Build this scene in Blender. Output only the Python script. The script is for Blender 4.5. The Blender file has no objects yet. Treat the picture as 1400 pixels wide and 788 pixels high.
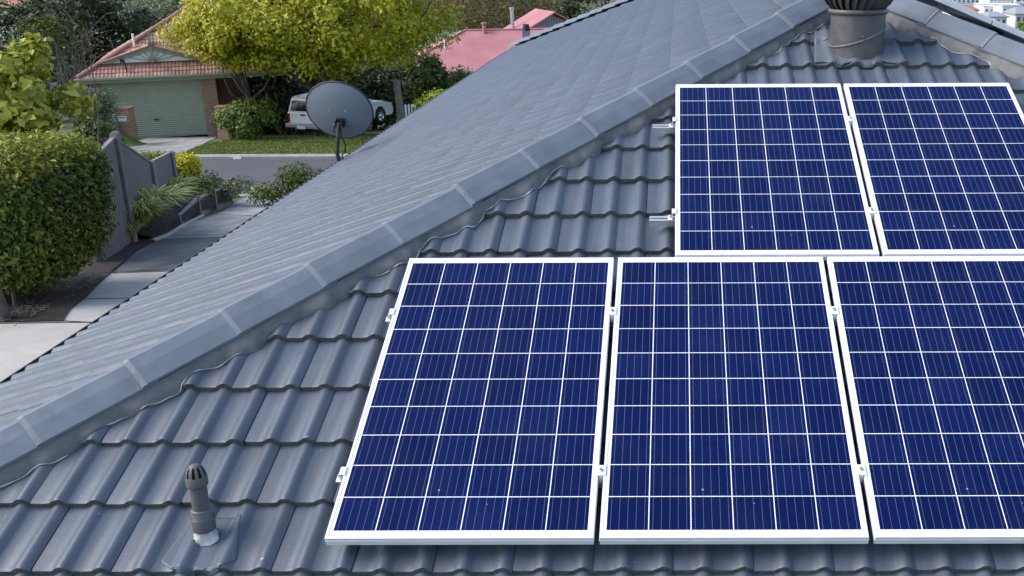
import bpy, bmesh, math, random
import numpy as np
from mathutils import Vector, Matrix

PI = math.pi
R = math.radians
scene = bpy.context.scene
C = scene.collection

# ------------------------------------------------------------------ camera, sky, sun, exposure
CAM = np.array([1.3181, -3.4627, 2.1012])
PITCH, YAW, ROLL = 0.3160, -0.0061, -0.0055
FPX, PPX, PPY = 1466.0, 922.65, 393.24          # focal length and principal point for a 1400 x 788 frame
fw = np.array([math.sin(YAW)*math.cos(PITCH), math.cos(YAW)*math.cos(PITCH), -math.sin(PITCH)])
rt0 = np.array([math.cos(YAW), -math.sin(YAW), 0.0])
up0 = np.cross(rt0, fw)
rt = math.cos(ROLL)*rt0 + math.sin(ROLL)*up0
up = -math.sin(ROLL)*rt0 + math.cos(ROLL)*up0
cd = bpy.data.cameras.new('camera')
cam = bpy.data.objects.new('camera', cd)
C.objects.link(cam)
cam.matrix_world = Matrix(((rt[0], up[0], -fw[0], CAM[0]), (rt[1], up[1], -fw[1], CAM[1]),
                           (rt[2], up[2], -fw[2], CAM[2]), (0, 0, 0, 1)))
cd.sensor_width = 36.0
cd.lens = FPX/1400*36.0
cd.shift_x = (700-PPX)/1400
cd.shift_y = (PPY-394)/1400
cd.clip_start = 0.05
cd.clip_end = 6000
scene.camera = cam

SUN_EL, SUN_AZ = R(44), R(-98)                 # azimuth from +Y towards +X: over the left shoulder of the roof
world = bpy.data.worlds.new('World')
scene.world = world
world.use_nodes = True
wn = world.node_tree.nodes
sky = wn.new('ShaderNodeTexSky')
sky.sky_type = 'NISHITA'
sky.sun_disc = False
sky.sun_elevation = SUN_EL
sky.sun_rotation = SUN_AZ
sky.air_density = 1.0
sky.dust_density = 2.0
sky.ozone_density = 1.0
wn['Background'].inputs['Strength'].default_value = 0.15
world.node_tree.links.new(sky.outputs[0], wn['Background'].inputs['Color'])
sl = bpy.data.lights.new('sun', 'SUN')
sl.energy = 1.35
sl.angle = R(36)
sl.color = (1.0, 0.97, 0.925)
sun = bpy.data.objects.new('sun', sl)
C.objects.link(sun)
sdir = Vector((math.sin(SUN_AZ)*math.cos(SUN_EL), math.cos(SUN_AZ)*math.cos(SUN_EL), math.sin(SUN_EL)))
sun.rotation_euler = sdir.to_track_quat('Z', 'Y').to_euler()
sun.location = (0, 0, 30)
vs = scene.view_settings
vs.view_transform = 'Standard'
vs.look = 'None'
vs.gamma = 1
vs.exposure = 0.98
vs.use_curve_mapping = False

# ------------------------------------------------------------------ materials
def srgb(r, g, b):
    f = lambda c: (c/255/12.92) if c/255 <= 0.04045 else ((c/255+0.055)/1.055)**2.4
    return (f(r), f(g), f(b))

class NT:
    def __init__(s, name):
        s.m = bpy.data.materials.new(name)
        s.m.use_nodes = True
        s.t = s.m.node_tree
        s.b = s.t.nodes['Principled BSDF']
        s.out = s.t.nodes['Material Output']
    def n(s, kind, **kw):
        nd = s.t.nodes.new('ShaderNode'+kind)
        for k, v in kw.items():
            if k in nd.inputs: nd.inputs[k].default_value = v
            else: setattr(nd, k, v)
        return nd
    def l(s, a, b): s.t.links.new(a, b)
    def math(s, op, a, b=None, clamp=False):
        nd = s.t.nodes.new('ShaderNodeMath'); nd.operation = op; nd.use_clamp = clamp
        for i, x in enumerate((a, b)):
            if x is None: continue
            if isinstance(x, (int, float)): nd.inputs[i].default_value = x
            else: s.l(x, nd.inputs[i])
        return nd.outputs[0]
    def ramp(s, fac, stops):
        nd = s.t.nodes.new('ShaderNodeValToRGB')
        e = nd.color_ramp.elements
        while len(e) < len(stops): e.new(0.5)
        for el, (p, c) in zip(e, stops):
            el.position = p; el.color = (*c, 1) if len(c) == 3 else c
        s.l(fac, nd.inputs[0])
        return nd.outputs[0]
    def mix(s, fac, a, b, blend='MIX'):
        nd = s.t.nodes.new('ShaderNodeMix'); nd.data_type = 'RGBA'; nd.blend_type = blend
        for sock, x in ((nd.inputs[0], fac), (nd.inputs[6], a), (nd.inputs[7], b)):
            if isinstance(x, (int, float)): sock.default_value = x
            elif isinstance(x, tuple): sock.default_value = (*x, 1)
            else: s.l(x, sock)
        return nd.outputs[2]
    def obj(s): return s.n('TexCoord').outputs['Object']
    def mapped(s, scale, coord=None):
        mp = s.n('Mapping'); mp.inputs['Scale'].default_value = scale
        s.l(coord or s.obj(), mp.inputs[0]); return mp.outputs[0]
    def noise(s, scale, detail=3, rough=0.55, vec=None):
        nd = s.n('TexNoise', Scale=scale, Detail=detail, Roughness=rough)
        s.l(vec or s.obj(), nd.inputs['Vector']); return nd.outputs['Fac']
    def bump(s, h, strength=0.3, dist=0.01):
        nd = s.n('Bump', Strength=strength, Distance=dist)
        s.l(h, nd.inputs['Height']); s.l(nd.outputs[0], s.b.inputs['Normal'])
    def set(s, **kw):
        for k, v in kw.items():
            k = k.replace('_', ' ')
            i = s.b.inputs[k]
            if isinstance(v, (int, float)): i.default_value = v
            elif isinstance(v, tuple): i.default_value = (*v, 1)
            else: s.l(v, i)
        return s.m

M = {}
def plain(name, col, rough=0.6, metal=0.0, var=0.12, scale=9.0, bump=0.0, spec=0.5):
    t = NT(name)
    f = t.noise(scale, 4)
    c0 = tuple(max(0, x*(1-var)) for x in col); c1 = tuple(min(1, x*(1+var)) for x in col)
    t.set(Base_Color=t.ramp(f, [(0.3, c0), (0.7, c1)]), Roughness=rough, Metallic=metal)
    t.b.inputs['Specular IOR Level'].default_value = spec
    if bump: t.bump(t.noise(scale*6, 4), bump, 0.02)
    M[name] = t.m
    return t.m

def roof_tile_mat():
    t = NT('roof_tile')
    isl = t.n('NewGeometry').outputs['Random Per Island']
    a = t.noise(2.2, 5)
    base = t.ramp(a, [(0.25, (0.069, 0.087, 0.115)), (0.75, (0.098, 0.123, 0.161))])
    base = t.mix(0.05, base, t.ramp(isl, [(0, (0.066, 0.080, 0.100)), (1, (0.115, 0.136, 0.168))]))
    # worn streaks running down the slope and small pale lichen specks
    st = t.noise(26, 4, 0.7)
    base = t.mix(t.ramp(st, [(0.56, (0, 0, 0)), (0.75, (0.18, 0.18, 0.18))]), base, (0.19, 0.195, 0.2))
    uvn = t.n('UVMap')
    sk = t.noise(1.0, 5, 0.65, t.mapped((17.0, 1.5, 1.0), uvn.outputs[0]))
    base = t.mix(t.ramp(sk, [(0.40, (0.45,)*3), (0.56, (0,)*3)]), base, (0.070, 0.078, 0.088))
    base = t.mix(t.ramp(sk, [(0.56, (0,)*3), (0.72, (0.40,)*3)]), base, (0.155, 0.172, 0.200))
    v = t.n('TexVoronoi', Scale=16.0); t.l(t.obj(), v.inputs['Vector'])
    sz = t.math('MULTIPLY', t.noise(7, 2), 0.11)
    sp = t.math('LESS_THAN', v.outputs['Distance'], t.math('SUBTRACT', sz, 0.008))
    base = t.mix(t.math('MULTIPLY', sp, 0.42), base, (0.42, 0.43, 0.42))
    v2 = t.n('TexVoronoi', Scale=3.1); t.l(t.obj(), v2.inputs['Vector'])
    sp2 = t.math('LESS_THAN', v2.outputs['Distance'], 0.022)
    base = t.mix(t.math('MULTIPLY', sp2, 0.6), base, (0.5, 0.5, 0.47))
    t.set(Base_Color=base, Roughness=t.ramp(t.noise(11, 5), [(0.3, (0.36,)*3), (0.75, (0.54,)*3)]))
    t.bump(t.noise(140, 4), 0.16, 0.01)
    t.b.inputs['Specular IOR Level'].default_value = 0.36
    M['roof_tile'] = t.m
    t = NT('tile_edge')
    t.set(Base_Color=t.ramp(t.noise(60, 5), [(0.3, (0.050, 0.053, 0.054)), (0.7, (0.150, 0.155, 0.155))]), Roughness=0.8)
    t.bump(t.noise(220, 4), 0.6, 0.02)
    M['tile_edge'] = t.m
roof_tile_mat()

def cell_mat():
    t = NT('solar_cells')
    xyz = t.n('SeparateXYZ'); t.l(t.obj(), xyz.inputs[0])
    cx = t.math('DIVIDE', t.math('SUBTRACT', xyz.outputs[0], 0.022), 0.158)
    cy = t.math('DIVIDE', t.math('SUBTRACT', xyz.outputs[1], 0.035), 0.158)
    fx, fy = t.math('FRACT', cx), t.math('FRACT', cy)
    def band(f, w):                                    # 1 inside the cell
        return t.math('MULTIPLY', t.math('GREATER_THAN', f, w), t.math('LESS_THAN', f, 1-w))
    inside = t.math('MULTIPLY', band(fx, 0.0115), band(fy, 0.0115))
    rng = t.math('MULTIPLY', t.math('MULTIPLY', t.math('GREATER_THAN', cx, 0.0), t.math('LESS_THAN', cx, 6.0)),
                 t.math('MULTIPLY', t.math('GREATER_THAN', cy, 0.0), t.math('LESS_THAN', cy, 10.0)))
    inside = t.math('MULTIPLY', inside, rng)
    bb = t.math('ABSOLUTE', t.math('SUBTRACT', t.math('FRACT', t.math('MULTIPLY', cx, 5.0)), 0.5))
    bus = t.math('LESS_THAN', bb, 0.026)
    cmb = t.n('CombineXYZ'); t.l(t.math('FLOOR', cx), cmb.inputs[0]); t.l(t.math('FLOOR', cy), cmb.inputs[1])
    oi = t.n('ObjectInfo'); t.l(t.math('MULTIPLY', oi.outputs['Random'], 97.0), cmb.inputs[2])
    wnz = t.n('TexWhiteNoise'); t.l(cmb.outputs[0], wnz.inputs['Vector'])
    v = t.n('TexVoronoi', Scale=70.0); t.l(t.obj(), v.inputs['Vector'])
    sepc = t.n('SeparateColor'); t.l(v.outputs['Color'], sepc.inputs[0])
    tone = t.math('ADD', t.math('MULTIPLY', wnz.outputs['Value'], 0.6), t.math('MULTIPLY', sepc.outputs[0], 0.4))
    cell = t.ramp(tone, [(0.0, (0.0024, 0.0072, 0.048)), (0.5, (0.0030, 0.0090, 0.060)), (1.0, (0.0042, 0.0125, 0.078))])
    cell = t.mix(t.math('MULTIPLY', bus, 0.55), cell, (0.16, 0.20, 0.37))
    dirt = t.n('TexVoronoi', Scale=5.0); t.l(t.obj(), dirt.inputs['Vector'])
    spot = t.math('LESS_THAN', dirt.outputs['Distance'], 0.022)
    col = t.mix(inside, (0.80, 0.81, 0.84), cell)
    col = t.mix(t.math('MULTIPLY', spot, 0.5), col, (0.5, 0.52, 0.55))
    dust = t.noise(3.0, 4)
    col = t.mix(t.ramp(dust, [(0.45, (0, 0, 0)), (0.8, (0.014,)*3)]), col, (0.4, 0.4, 0.4))
    t.set(Base_Color=col, Roughness=t.ramp(t.noise(4, 3), [(0.3, (0.14,)*3), (0.8, (0.24,)*3)]), IOR=1.36)
    t.b.inputs['Specular IOR Level'].default_value = 0.16
    M['solar_cells'] = t.m
cell_mat()

def leaf_mat(name, stops, rough=0.45, trans=0.22):
    t = NT(name)
    isl = t.n('NewGeometry').outputs['Random Per Island']
    lo = t.noise(0.9, 3)
    f = t.math('ADD', t.math('MULTIPLY', isl, 0.65), t.math('MULTIPLY', lo, 0.45), clamp=True)
    col = t.ramp(f, stops)
    t.set(Base_Color=col, Roughness=rough)
    t.b.inputs['Specular IOR Level'].default_value = 0.35
    tr = t.n('BsdfTranslucent'); t.l(col, tr.inputs[0])
    mx = t.n('MixShader'); mx.inputs[0].default_value = trans
    t.l(t.b.outputs[0], mx.inputs[1]); t.l(tr.outputs[0], mx.inputs[2])
    t.l(mx.outputs[0], t.out.inputs[0])
    M[name] = t.m
leaf_mat('leaf_hedge', [(0.1, (0.028, 0.055, 0.010)), (0.5, (0.095, 0.150, 0.020)), (0.9, (0.23, 0.285, 0.042))])
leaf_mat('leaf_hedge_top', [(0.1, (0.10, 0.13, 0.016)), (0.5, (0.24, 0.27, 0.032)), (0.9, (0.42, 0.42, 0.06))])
leaf_mat('leaf_magnolia', [(0.1, (0.13, 0.18, 0.020)), (0.5, (0.34, 0.38, 0.042)), (0.9, (0.58, 0.54, 0.09))])
leaf_mat('leaf_elm', [(0.1, (0.13, 0.160, 0.012)), (0.5, (0.39, 0.395, 0.020)), (0.9, (0.64, 0.585, 0.055))], trans=0.3)
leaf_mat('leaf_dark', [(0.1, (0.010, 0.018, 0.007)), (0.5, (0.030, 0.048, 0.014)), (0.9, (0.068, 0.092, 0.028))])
leaf_mat('leaf_mid', [(0.1, (0.034, 0.060, 0.013)), (0.5, (0.09, 0.135, 0.022)), (0.9, (0.19, 0.235, 0.045))])
leaf_mat('leaf_grey', [(0.1, (0.06, 0.08, 0.045)), (0.5, (0.15, 0.18, 0.105)), (0.9, (0.27, 0.29, 0.18))])
leaf_mat('leaf_gold', [(0.1, (0.30, 0.30, 0.015)), (0.5, (0.58, 0.54, 0.022)), (0.9, (0.80, 0.71, 0.05))])
leaf_mat('leaf_bright', [(0.1, (0.09, 0.14, 0.014)), (0.5, (0.22, 0.28, 0.028)), (0.9, (0.36, 0.40, 0.06))])
leaf_mat('leaf_strap', [(0.1, (0.13, 0.17, 0.020)), (0.5, (0.33, 0.37, 0.050)), (0.9, (0.60, 0.58, 0.20))])
leaf_mat('leaf_purple', [(0.1, (0.018, 0.014, 0.014)), (0.5, (0.036, 0.026, 0.024)), (0.9, (0.06, 0.05, 0.035))])
leaf_mat('leaf_brown', [(0.1, (0.07, 0.060, 0.025)), (0.5, (0.17, 0.14, 0.055)), (0.9, (0.28, 0.23, 0.09))])
leaf_mat('leaf_autumn', [(0.1, (0.13, 0.09, 0.02)), (0.5, (0.30, 0.17, 0.04)), (0.9, (0.42, 0.26, 0.08))])
leaf_mat('grass_blade', [(0.1, (0.085, 0.125, 0.022)), (0.5, (0.17, 0.215, 0.038)), (0.9, (0.30, 0.32, 0.09))])
plain('bark', (0.11, 0.095, 0.08), 0.9, var=0.4, scale=14, bump=0.5)
plain('bark_grey', (0.20, 0.185, 0.165), 0.9, var=0.35, scale=10, bump=0.5)
plain('twig_grey', (0.16, 0.145, 0.135), 0.9, var=0.3)
plain('twig_olive', (0.27, 0.23, 0.10), 0.9, var=0.35)
plain('aluminium', (0.77, 0.775, 0.79), 0.38, 0.12, var=0.07, scale=14)
plain('rail_alu', (0.62, 0.63, 0.65), 0.34, 0.6, var=0.06, scale=20)
plain('bolt_steel', (0.5, 0.5, 0.5), 0.35, 0.9, var=0.1)
plain('cap_grey', (0.140, 0.162, 0.192), 0.48, var=0.16, scale=7, bump=0.08)
plain('mortar_grey', (0.165, 0.164, 0.164), 0.85, var=0.16, scale=22, bump=0.12)
plain('mortar_pale', (0.50, 0.50, 0.49), 0.7, var=0.3, scale=22, bump=0.2)
plain('mortar_bead', (0.185, 0.205, 0.235), 0.6, var=0.15, scale=30)
plain('underlay', (0.02, 0.02, 0.021), 0.9)
plain('gutter_dark', (0.045, 0.048, 0.054), 0.5, 0.0)
plain('vent_paint', (0.088, 0.088, 0.090), 0.42, 0.0, var=0.22, scale=16, bump=0.08)
plain('vent_blade', (0.075, 0.075, 0.076), 0.38, 0.25, var=0.25, scale=8)
plain('lead_flashing', (0.112, 0.128, 0.152), 0.48, 0.0, var=0.12, scale=7, bump=0.08)
plain('silver_sealant', (0.48, 0.48, 0.47), 0.45, 0.3, var=0.3, scale=30, bump=0.4)
plain('pipe_grey', (0.105, 0.105, 0.108), 0.45, 0.0, var=0.16, scale=20)
plain('black_hole', (0.008, 0.008, 0.008), 0.9)
plain('dish_grey', (0.150, 0.180, 0.222), 0.5, 0.0, var=0.05, scale=5)
plain('dark_metal', (0.035, 0.036, 0.038), 0.5, 0.3)
plain('mast_metal', (0.075, 0.077, 0.082), 0.45, 0.5)
plain('black_rubber', (0.014, 0.014, 0.014), 0.7)
plain('fence_timber', (0.215, 0.21, 0.215), 0.85, var=0.15, scale=7, bump=0.4)
plain('fence_capping', (0.21, 0.205, 0.20), 0.85, var=0.25, scale=7, bump=0.3)
plain('sleeper_concrete', (0.215, 0.21, 0.20), 0.85, var=0.3, scale=5, bump=0.3)
plain('white_paint', (0.78, 0.78, 0.77), 0.5, var=0.05)
plain('car_white', (0.80, 0.80, 0.80), 0.22, 0.0, var=0.02)
plain('car_glass', (0.012, 0.014, 0.016), 0.08)
plain('car_bumper', (0.40, 0.40, 0.41), 0.35, 0.3)
plain('chrome', (0.7, 0.7, 0.7), 0.2, 0.9, var=0.02)
plain('tail_red', (0.25, 0.012, 0.010), 0.25)
plain('garage_green', (0.37, 0.40, 0.30), 0.55, var=0.07, scale=3)
plain('trim_green', (0.25, 0.30, 0.215), 0.5, var=0.08)
plain('terracotta', (0.30, 0.135, 0.095), 0.75)
plain('weatherboard', (0.27, 0.31, 0.34), 0.6, var=0.08)
plain('render_cream', (0.62, 0.60, 0.56), 0.8, var=0.06, scale=1)
plain('render_white', (0.80, 0.80, 0.79), 0.8, var=0.04, scale=1)
plain('far_glass', (0.10, 0.12, 0.15), 0.25)
plain('far_roof_grey', (0.28, 0.30, 0.33), 0.6)
plain('far_roof_red', (0.36, 0.15, 0.11), 0.7)
plain('slate_roof', (0.17, 0.20, 0.24), 0.6, var=0.15)
plain('galvanised', (0.45, 0.47, 0.50), 0.4, 0.6)

def terracotta_mat():
    t = NT('terracotta_tile')
    isl = t.n('NewGeometry').outputs['Random Per Island']
    c = t.ramp(isl, [(0, (0.25, 0.125, 0.095)), (0.5, (0.36, 0.19, 0.145)), (1, (0.46, 0.27, 0.21))])
    c = t.mix(t.ramp(t.noise(1.3, 5), [(0.45, (0, 0, 0)), (0.75, (0.45,)*3)]), c, (0.19, 0.135, 0.11))
    t.set(Base_Color=c, Roughness=0.75)
    M['terracotta_tile'] = t.m
    t = NT('red_metal')
    xyz = t.n('SeparateXYZ'); t.l(t.obj(), xyz.inputs[0])
    f = t.noise(0.8, 4)
    c = t.ramp(f, [(0.3, (0.38, 0.145, 0.155)), (0.7, (0.46, 0.20, 0.21))])
    t.set(Base_Color=c, Roughness=0.6)
    M['red_metal'] = t.m
terracotta_mat()

def brick_mat():
    t = NT('brick')
    xyz = t.n('SeparateXYZ'); t.l(t.obj(), xyz.inputs[0])
    cmb = t.n('CombineXYZ'); t.l(t.math('ADD', xyz.outputs[0], xyz.outputs[1]), cmb.inputs[0]); t.l(xyz.outputs[2], cmb.inputs[1])
    b = t.n('TexBrick', Scale=1.0)
    b.inputs['Color1'].default_value = (0.36, 0.19, 0.11, 1); b.inputs['Color2'].default_value = (0.24, 0.115, 0.07, 1)
    b.inputs['Mortar'].default_value = (0.36, 0.32, 0.27, 1)
    b.inputs['Mortar Size'].default_value = 0.010; b.inputs['Brick Width'].default_value = 0.24; b.inputs['Row Height'].default_value = 0.086
    t.l(cmb.outputs[0], b.inputs['Vector'])
    t.set(Base_Color=t.mix(t.ramp(t.noise(5, 4), [(0.4, (0,)*3), (0.7, (0.5,)*3)]), b.outputs['Color'], (0.40, 0.27, 0.18)), Roughness=0.85)
    M['brick'] = t.m
brick_mat()

def ground_mats():
    def g(name, stops, scale, rough=0.9, bump=0.3, extra=None):
        t = NT(name)
        c = t.ramp(t.noise(scale, 8, 0.65), stops)
        if extra: c = extra(t, c)
        t.set(Base_Color=c, Roughness=rough)
        t.bump(t.noise(scale*25, 5), bump, 0.03)
        M[name] = t.m
    g('asphalt', [(0.3, (0.052, 0.053, 0.062)), (0.7, (0.072, 0.073, 0.083))], 0.6,
      extra=lambda t, c: t.mix(t.math('MULTIPLY', t.noise(45, 2), 0.4), c, (0.15, 0.15, 0.155)))
    def stain(t, c):
        s1 = t.noise(1.2, 7, 0.7, t.mapped((1.4, 0.4, 1.0)))
        c = t.mix(t.ramp(s1, [(0.42, (0.75,)*3), (0.62, (0.0,)*3)]), c, (0.16, 0.16, 0.16))
        return t.mix(t.ramp(t.noise(60, 3), [(0.5, (0,)*3), (0.8, (0.3,)*3)]), c, (0.22, 0.21, 0.20))
    g('concrete_light', [(0.3, (0.37, 0.355, 0.325)), (0.7, (0.50, 0.48, 0.45))], 1.5, bump=0.12,
      extra=lambda t, c: t.mix(t.ramp(t.noise(1.1, 6, 0.7), [(0.38, (0.5,)*3), (0.6, (0,)*3)]), c, (0.33, 0.31, 0.28)))
    g('concrete_old', [(0.3, (0.33, 0.33, 0.325)), (0.7, (0.46, 0.455, 0.445))], 1.0, bump=0.15, extra=stain)
    def wet(t, c):
        y = t.noise(0.8, 8, 0.7, t.mapped((1.6, 0.35, 1.0)))
        return t.mix(t.ramp(y, [(0.40, (0.95,)*3), (0.66, (0.0,)*3)]), c, (0.035, 0.036, 0.039))
    g('concrete_stained', [(0.3, (0.10, 0.10, 0.102)), (0.7, (0.19, 0.19, 0.19))], 1.2, rough=0.7, bump=0.15, extra=wet)
    g('concrete_kerb', [(0.3, (0.24, 0.235, 0.225)), (0.7, (0.36, 0.35, 0.335))], 2.0)
    g('mulch', [(0.3, (0.022, 0.017, 0.013)), (0.55, (0.055, 0.042, 0.033)), (0.8, (0.13, 0.10, 0.08))], 9.0, bump=1.0)
    g('lawn', [(0.3, (0.055, 0.090, 0.018)), (0.6, (0.115, 0.150, 0.032)), (0.8, (0.16, 0.175, 0.05))], 0.9, bump=0.6)
    g('bare_earth', [(0.3, (0.16, 0.11, 0.065)), (0.7, (0.27, 0.20, 0.13))], 2.5)
    g('terrain', [(0.3, (0.045, 0.065, 0.022)), (0.7, (0.11, 0.115, 0.055))], 0.08)
ground_mats()

# ------------------------------------------------------------------ mesh helpers
class MB:
    def __init__(s): s.v = []; s.f = []; s.mi = []; s.sm = []
    def add(s, verts, faces, mi=0, smooth=False):
        o = len(s.v)
        s.v += [tuple(map(float, p)) for p in verts]
        for f in faces:
            s.f.append(tuple(i+o for i in f)); s.mi.append(mi); s.sm.append(smooth)
    def box(s, c, d, rot=None, mi=0):
        hx, hy, hz = d[0]/2, d[1]/2, d[2]/2
        vs_ = [Vector((x, y, z)) for x in (-hx, hx) for y in (-hy, hy) for z in (-hz, hz)]
        if rot is not None: vs_ = [rot @ p for p in vs_]
        c = Vector(c)
        s.add([p+c for p in vs_], [(0, 1, 3, 2), (4, 6, 7, 5), (0, 4, 5, 1), (2, 3, 7, 6), (0, 2, 6, 4), (1, 5, 7, 3)], mi)
    def tube(s, pts, rad, n=8, caps=True, mi=0, smooth=True):
        pts = [Vector(p) for p in pts]
        if isinstance(rad, (int, float)): rad = [rad]*len(pts)
        rings = []
        ref = None
        for i, p in enumerate(pts):
            t = (pts[min(i+1, len(pts)-1)]-pts[max(i-1, 0)]).normalized()
            if ref is None: ref = Vector((1, 0, 0)) if abs(t.x) < 0.8 else Vector((0, 1, 0))
            a = (ref - t*ref.dot(t)).normalized(); ref = a
            b = t.cross(a)
            rings.append([p+(a*math.cos(2*PI*k/n)+b*math.sin(2*PI*k/n))*rad[i] for k in range(n)])
        vs_ = [p for r in rings for p in r]
        fs = [(i*n+k, i*n+(k+1) % n, (i+1)*n+(k+1) % n, (i+1)*n+k) for i in range(len(pts)-1) for k in range(n)]
        s.add(vs_, fs, mi, smooth)
        if caps:
            s.add(rings[0], [tuple(range(n-1, -1, -1))], mi)
            s.add(rings[-1], [tuple(range(n))], mi)
    def lathe(s, prof, n=24, axis=None, org=(0, 0, 0), mi=0, smooth=True):
        # profile: list of (r, z); axis matrix maps z to the wanted direction
        mt = axis if axis is not None else Matrix.Identity(3)
        o = Vector(org)
        vs_ = [o+mt @ Vector((r*math.cos(2*PI*k/n), r*math.sin(2*PI*k/n), z)) for r, z in prof for k in range(n)]
        fs = [(i*n+k, i*n+(k+1) % n, (i+1)*n+(k+1) % n, (i+1)*n+k) for i in range(len(prof)-1) for k in range(n)]
        s.add(vs_, fs, mi, smooth)
    def prism(s, poly, off, mi=0):
        # closed prism: polygon (3-D points) pushed by the vector off
        a = [Vector(p) for p in poly]; o = Vector(off); b = [p+o for p in a]; n = len(a)
        s.add(a+b, [tuple(range(n-1, -1, -1)), tuple(range(n, 2*n))]+[(i, (i+1) % n, n+(i+1) % n, n+i) for i in range(n)], mi)

WM = {}
def put(o, parent=None):
    C.objects.link(o)
    if parent is not None: o.parent = parent
def build(name, mb, mats, parent=None, local=False, bevel=0.0, fixn=True):
    """Link the collected shape as ONE mesh object. Coordinates are world ones unless local is set."""
    me = bpy.data.meshes.new(name)
    vs_ = mb.v
    if parent is not None and not local:
        inv = WM.get(parent.name, Matrix.Identity(4)).inverted()
        vs_ = [tuple(inv @ Vector(p)) for p in vs_]
    me.from_pydata(vs_, [], mb.f)
    if not isinstance(mats, (list, tuple)): mats = [mats]
    for m in mats: me.materials.append(M[m])
    me.polygons.foreach_set('material_index', mb.mi)
    me.polygons.foreach_set('use_smooth', mb.sm)
    if fixn:
        bm = bmesh.new(); bm.from_mesh(me); bmesh.ops.recalc_face_normals(bm, faces=bm.faces); bm.to_mesh(me); bm.free()
    me.update()
    o = bpy.data.objects.new(name, me)
    put(o, parent)
    if parent is not None: WM[o.name] = WM.get(parent.name, Matrix.Identity(4))
    if bevel:
        md = o.modifiers.new('bevel', 'BEVEL'); md.width = bevel; md.segments = 2; md.limit_method = 'ANGLE'; md.angle_limit = R(40)
    return o
def tag(o, label=None, cat=None, group=None, kind=None):
    if label: o['label'] = label
    if cat: o['category'] = cat
    if group: o['group'] = group
    if kind: o['kind'] = kind
    return o
def thing(name, label, cat, loc=(0, 0, 0), mat=None, group=None):
    o = bpy.data.objects.new(name, None)
    C.objects.link(o)
    o.empty_display_size = 0.2
    mw = Matrix.Translation(Vector(loc)) @ (mat.to_4x4() if mat is not None else Matrix.Identity(4))
    o.matrix_world = mw
    WM[o.name] = mw
    return tag(o, label, cat, group)
def copy_thing(root, loc=None, label=None, mat=None, group=None):
    """A copy of a thing with copies of its parts and sub-parts."""
    r = root.copy(); C.objects.link(r)
    mw = Matrix.Translation(Vector(loc)) @ (mat.to_4x4() if mat is not None else Matrix.Identity(4))
    r.matrix_world = mw; WM[r.name] = mw
    if label: r['label'] = label
    if group: r['group'] = group
    for ch in list(root.children):
        c = ch.copy(); C.objects.link(c); c.parent = r
        for g in list(ch.children):
            d = g.copy(); C.objects.link(d); d.parent = c
    return r
def basis(x, y, z): return Matrix((x, y, z)).transposed()
def rz(a): return Matrix.Rotation(a, 3, 'Z')

# ------------------------------------------------------------------ ground
GD = [-60, 14, 23, 32.5, 38.3, 47, 60, 75, 100, 200, 300, 3000]
GZ = [-2.8, -2.8, -4.1, -5.5, -5.5, -6.3, -8.0, -9.8, -12.0, -19.0, -26.0, -26.0]
def gz(x, y): return float(np.interp(y-CAM[1], GD, GZ))
def ray(px, py): return fw+rt*(px-PPX)/FPX-up*(py-PPY)/FPX
def at(px, py, d):
    """Point of the place seen at a photo pixel, d metres ahead of the camera (used to lay the place out)."""
    r = ray(px, py); return CAM+r*(d/r[1])
def gp(px, py, lift=0.0):
    """Ground point seen at a photo pixel."""
    r = ray(px, py)
    lo, hi = 5.0, 900.0
    for _ in range(60):
        m = (lo+hi)/2; p = CAM+r*(m/r[1])
        if p[2] > gz(p[0], p[1])+lift: lo = m
        else: hi = m
    return CAM+r*(lo/r[1])
D0 = CAM[1]
def struct(name, mb, mat, parent=None, kind='structure', **kw):
    o = build(name, mb, mat, parent, **kw)
    if parent is None: o['kind'] = kind
    return o

mb = MB()
ys = sorted(set([g+D0 for g in GD]+list(np.arange(-20, 62, 2.0)+D0)+list(np.arange(64, 330, 8.0)+D0)))
xs = sorted(set(list(np.arange(-60, 40, 4.0))+[-900, -500, -300, -200, -150, -120, -90, -75, 50, 65, 90, 120, 160, 220, 320, 500, 900]))
rng = np.random.default_rng(5)
gv = []
for y in ys:
    for x in xs:
        z = gz(x, y)
        d = y-D0
        if d > 64: z += rng.normal(0, 0.012*min(d, 150)/3)
        gv.append((x, y, z))
nx = len(xs)
mb.add(gv, [(j*nx+i, j*nx+i+1, (j+1)*nx+i+1, (j+1)*nx+i) for j in range(len(ys)-1) for i in range(nx-1)], smooth=True)
struct('terrain', mb, 'terrain', fixn=False)

def sheet(name, rows, mat, lift, nsub=6, kind='structure'):
    """Ground sheet: rows of (left point, right point) going away; follows the ground, lift metres above it."""
    mb = MB(); pts = []
    full = []
    for (a, b), (c, e) in zip(rows[:-1], rows[1:]):
        brk = [0.0]
        for k in range(1, nsub): brk.append(k/nsub)
        for g in GD:
            for (p, q) in ((a, c), (b, e)):
                if min(p[1], q[1]) < g+D0 < max(p[1], q[1]): brk.append((g+D0-p[1])/(q[1]-p[1]))
        for t in sorted(brk): full.append(((a[0]+(c[0]-a[0])*t, a[1]+(c[1]-a[1])*t), (b[0]+(e[0]-b[0])*t, b[1]+(e[1]-b[1])*t)))
    full.append((rows[-1][0][:2], rows[-1][1][:2]))
    nc = 7
    for a, b in full:
        for k in range(nc):
            x = a[0]+(b[0]-a[0])*k/(nc-1); y = a[1]+(b[1]-a[1])*k/(nc-1)
            pts.append((x, y, gz(x, y)+lift))
    mb.add(pts, [(j*nc+k, j*nc+k+1, (j+1)*nc+k+1, (j+1)*nc+k) for j in range(len(full)-1) for k in range(nc-1)])
    return struct(name, mb, mat, kind=kind, fixn=False)

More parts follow.
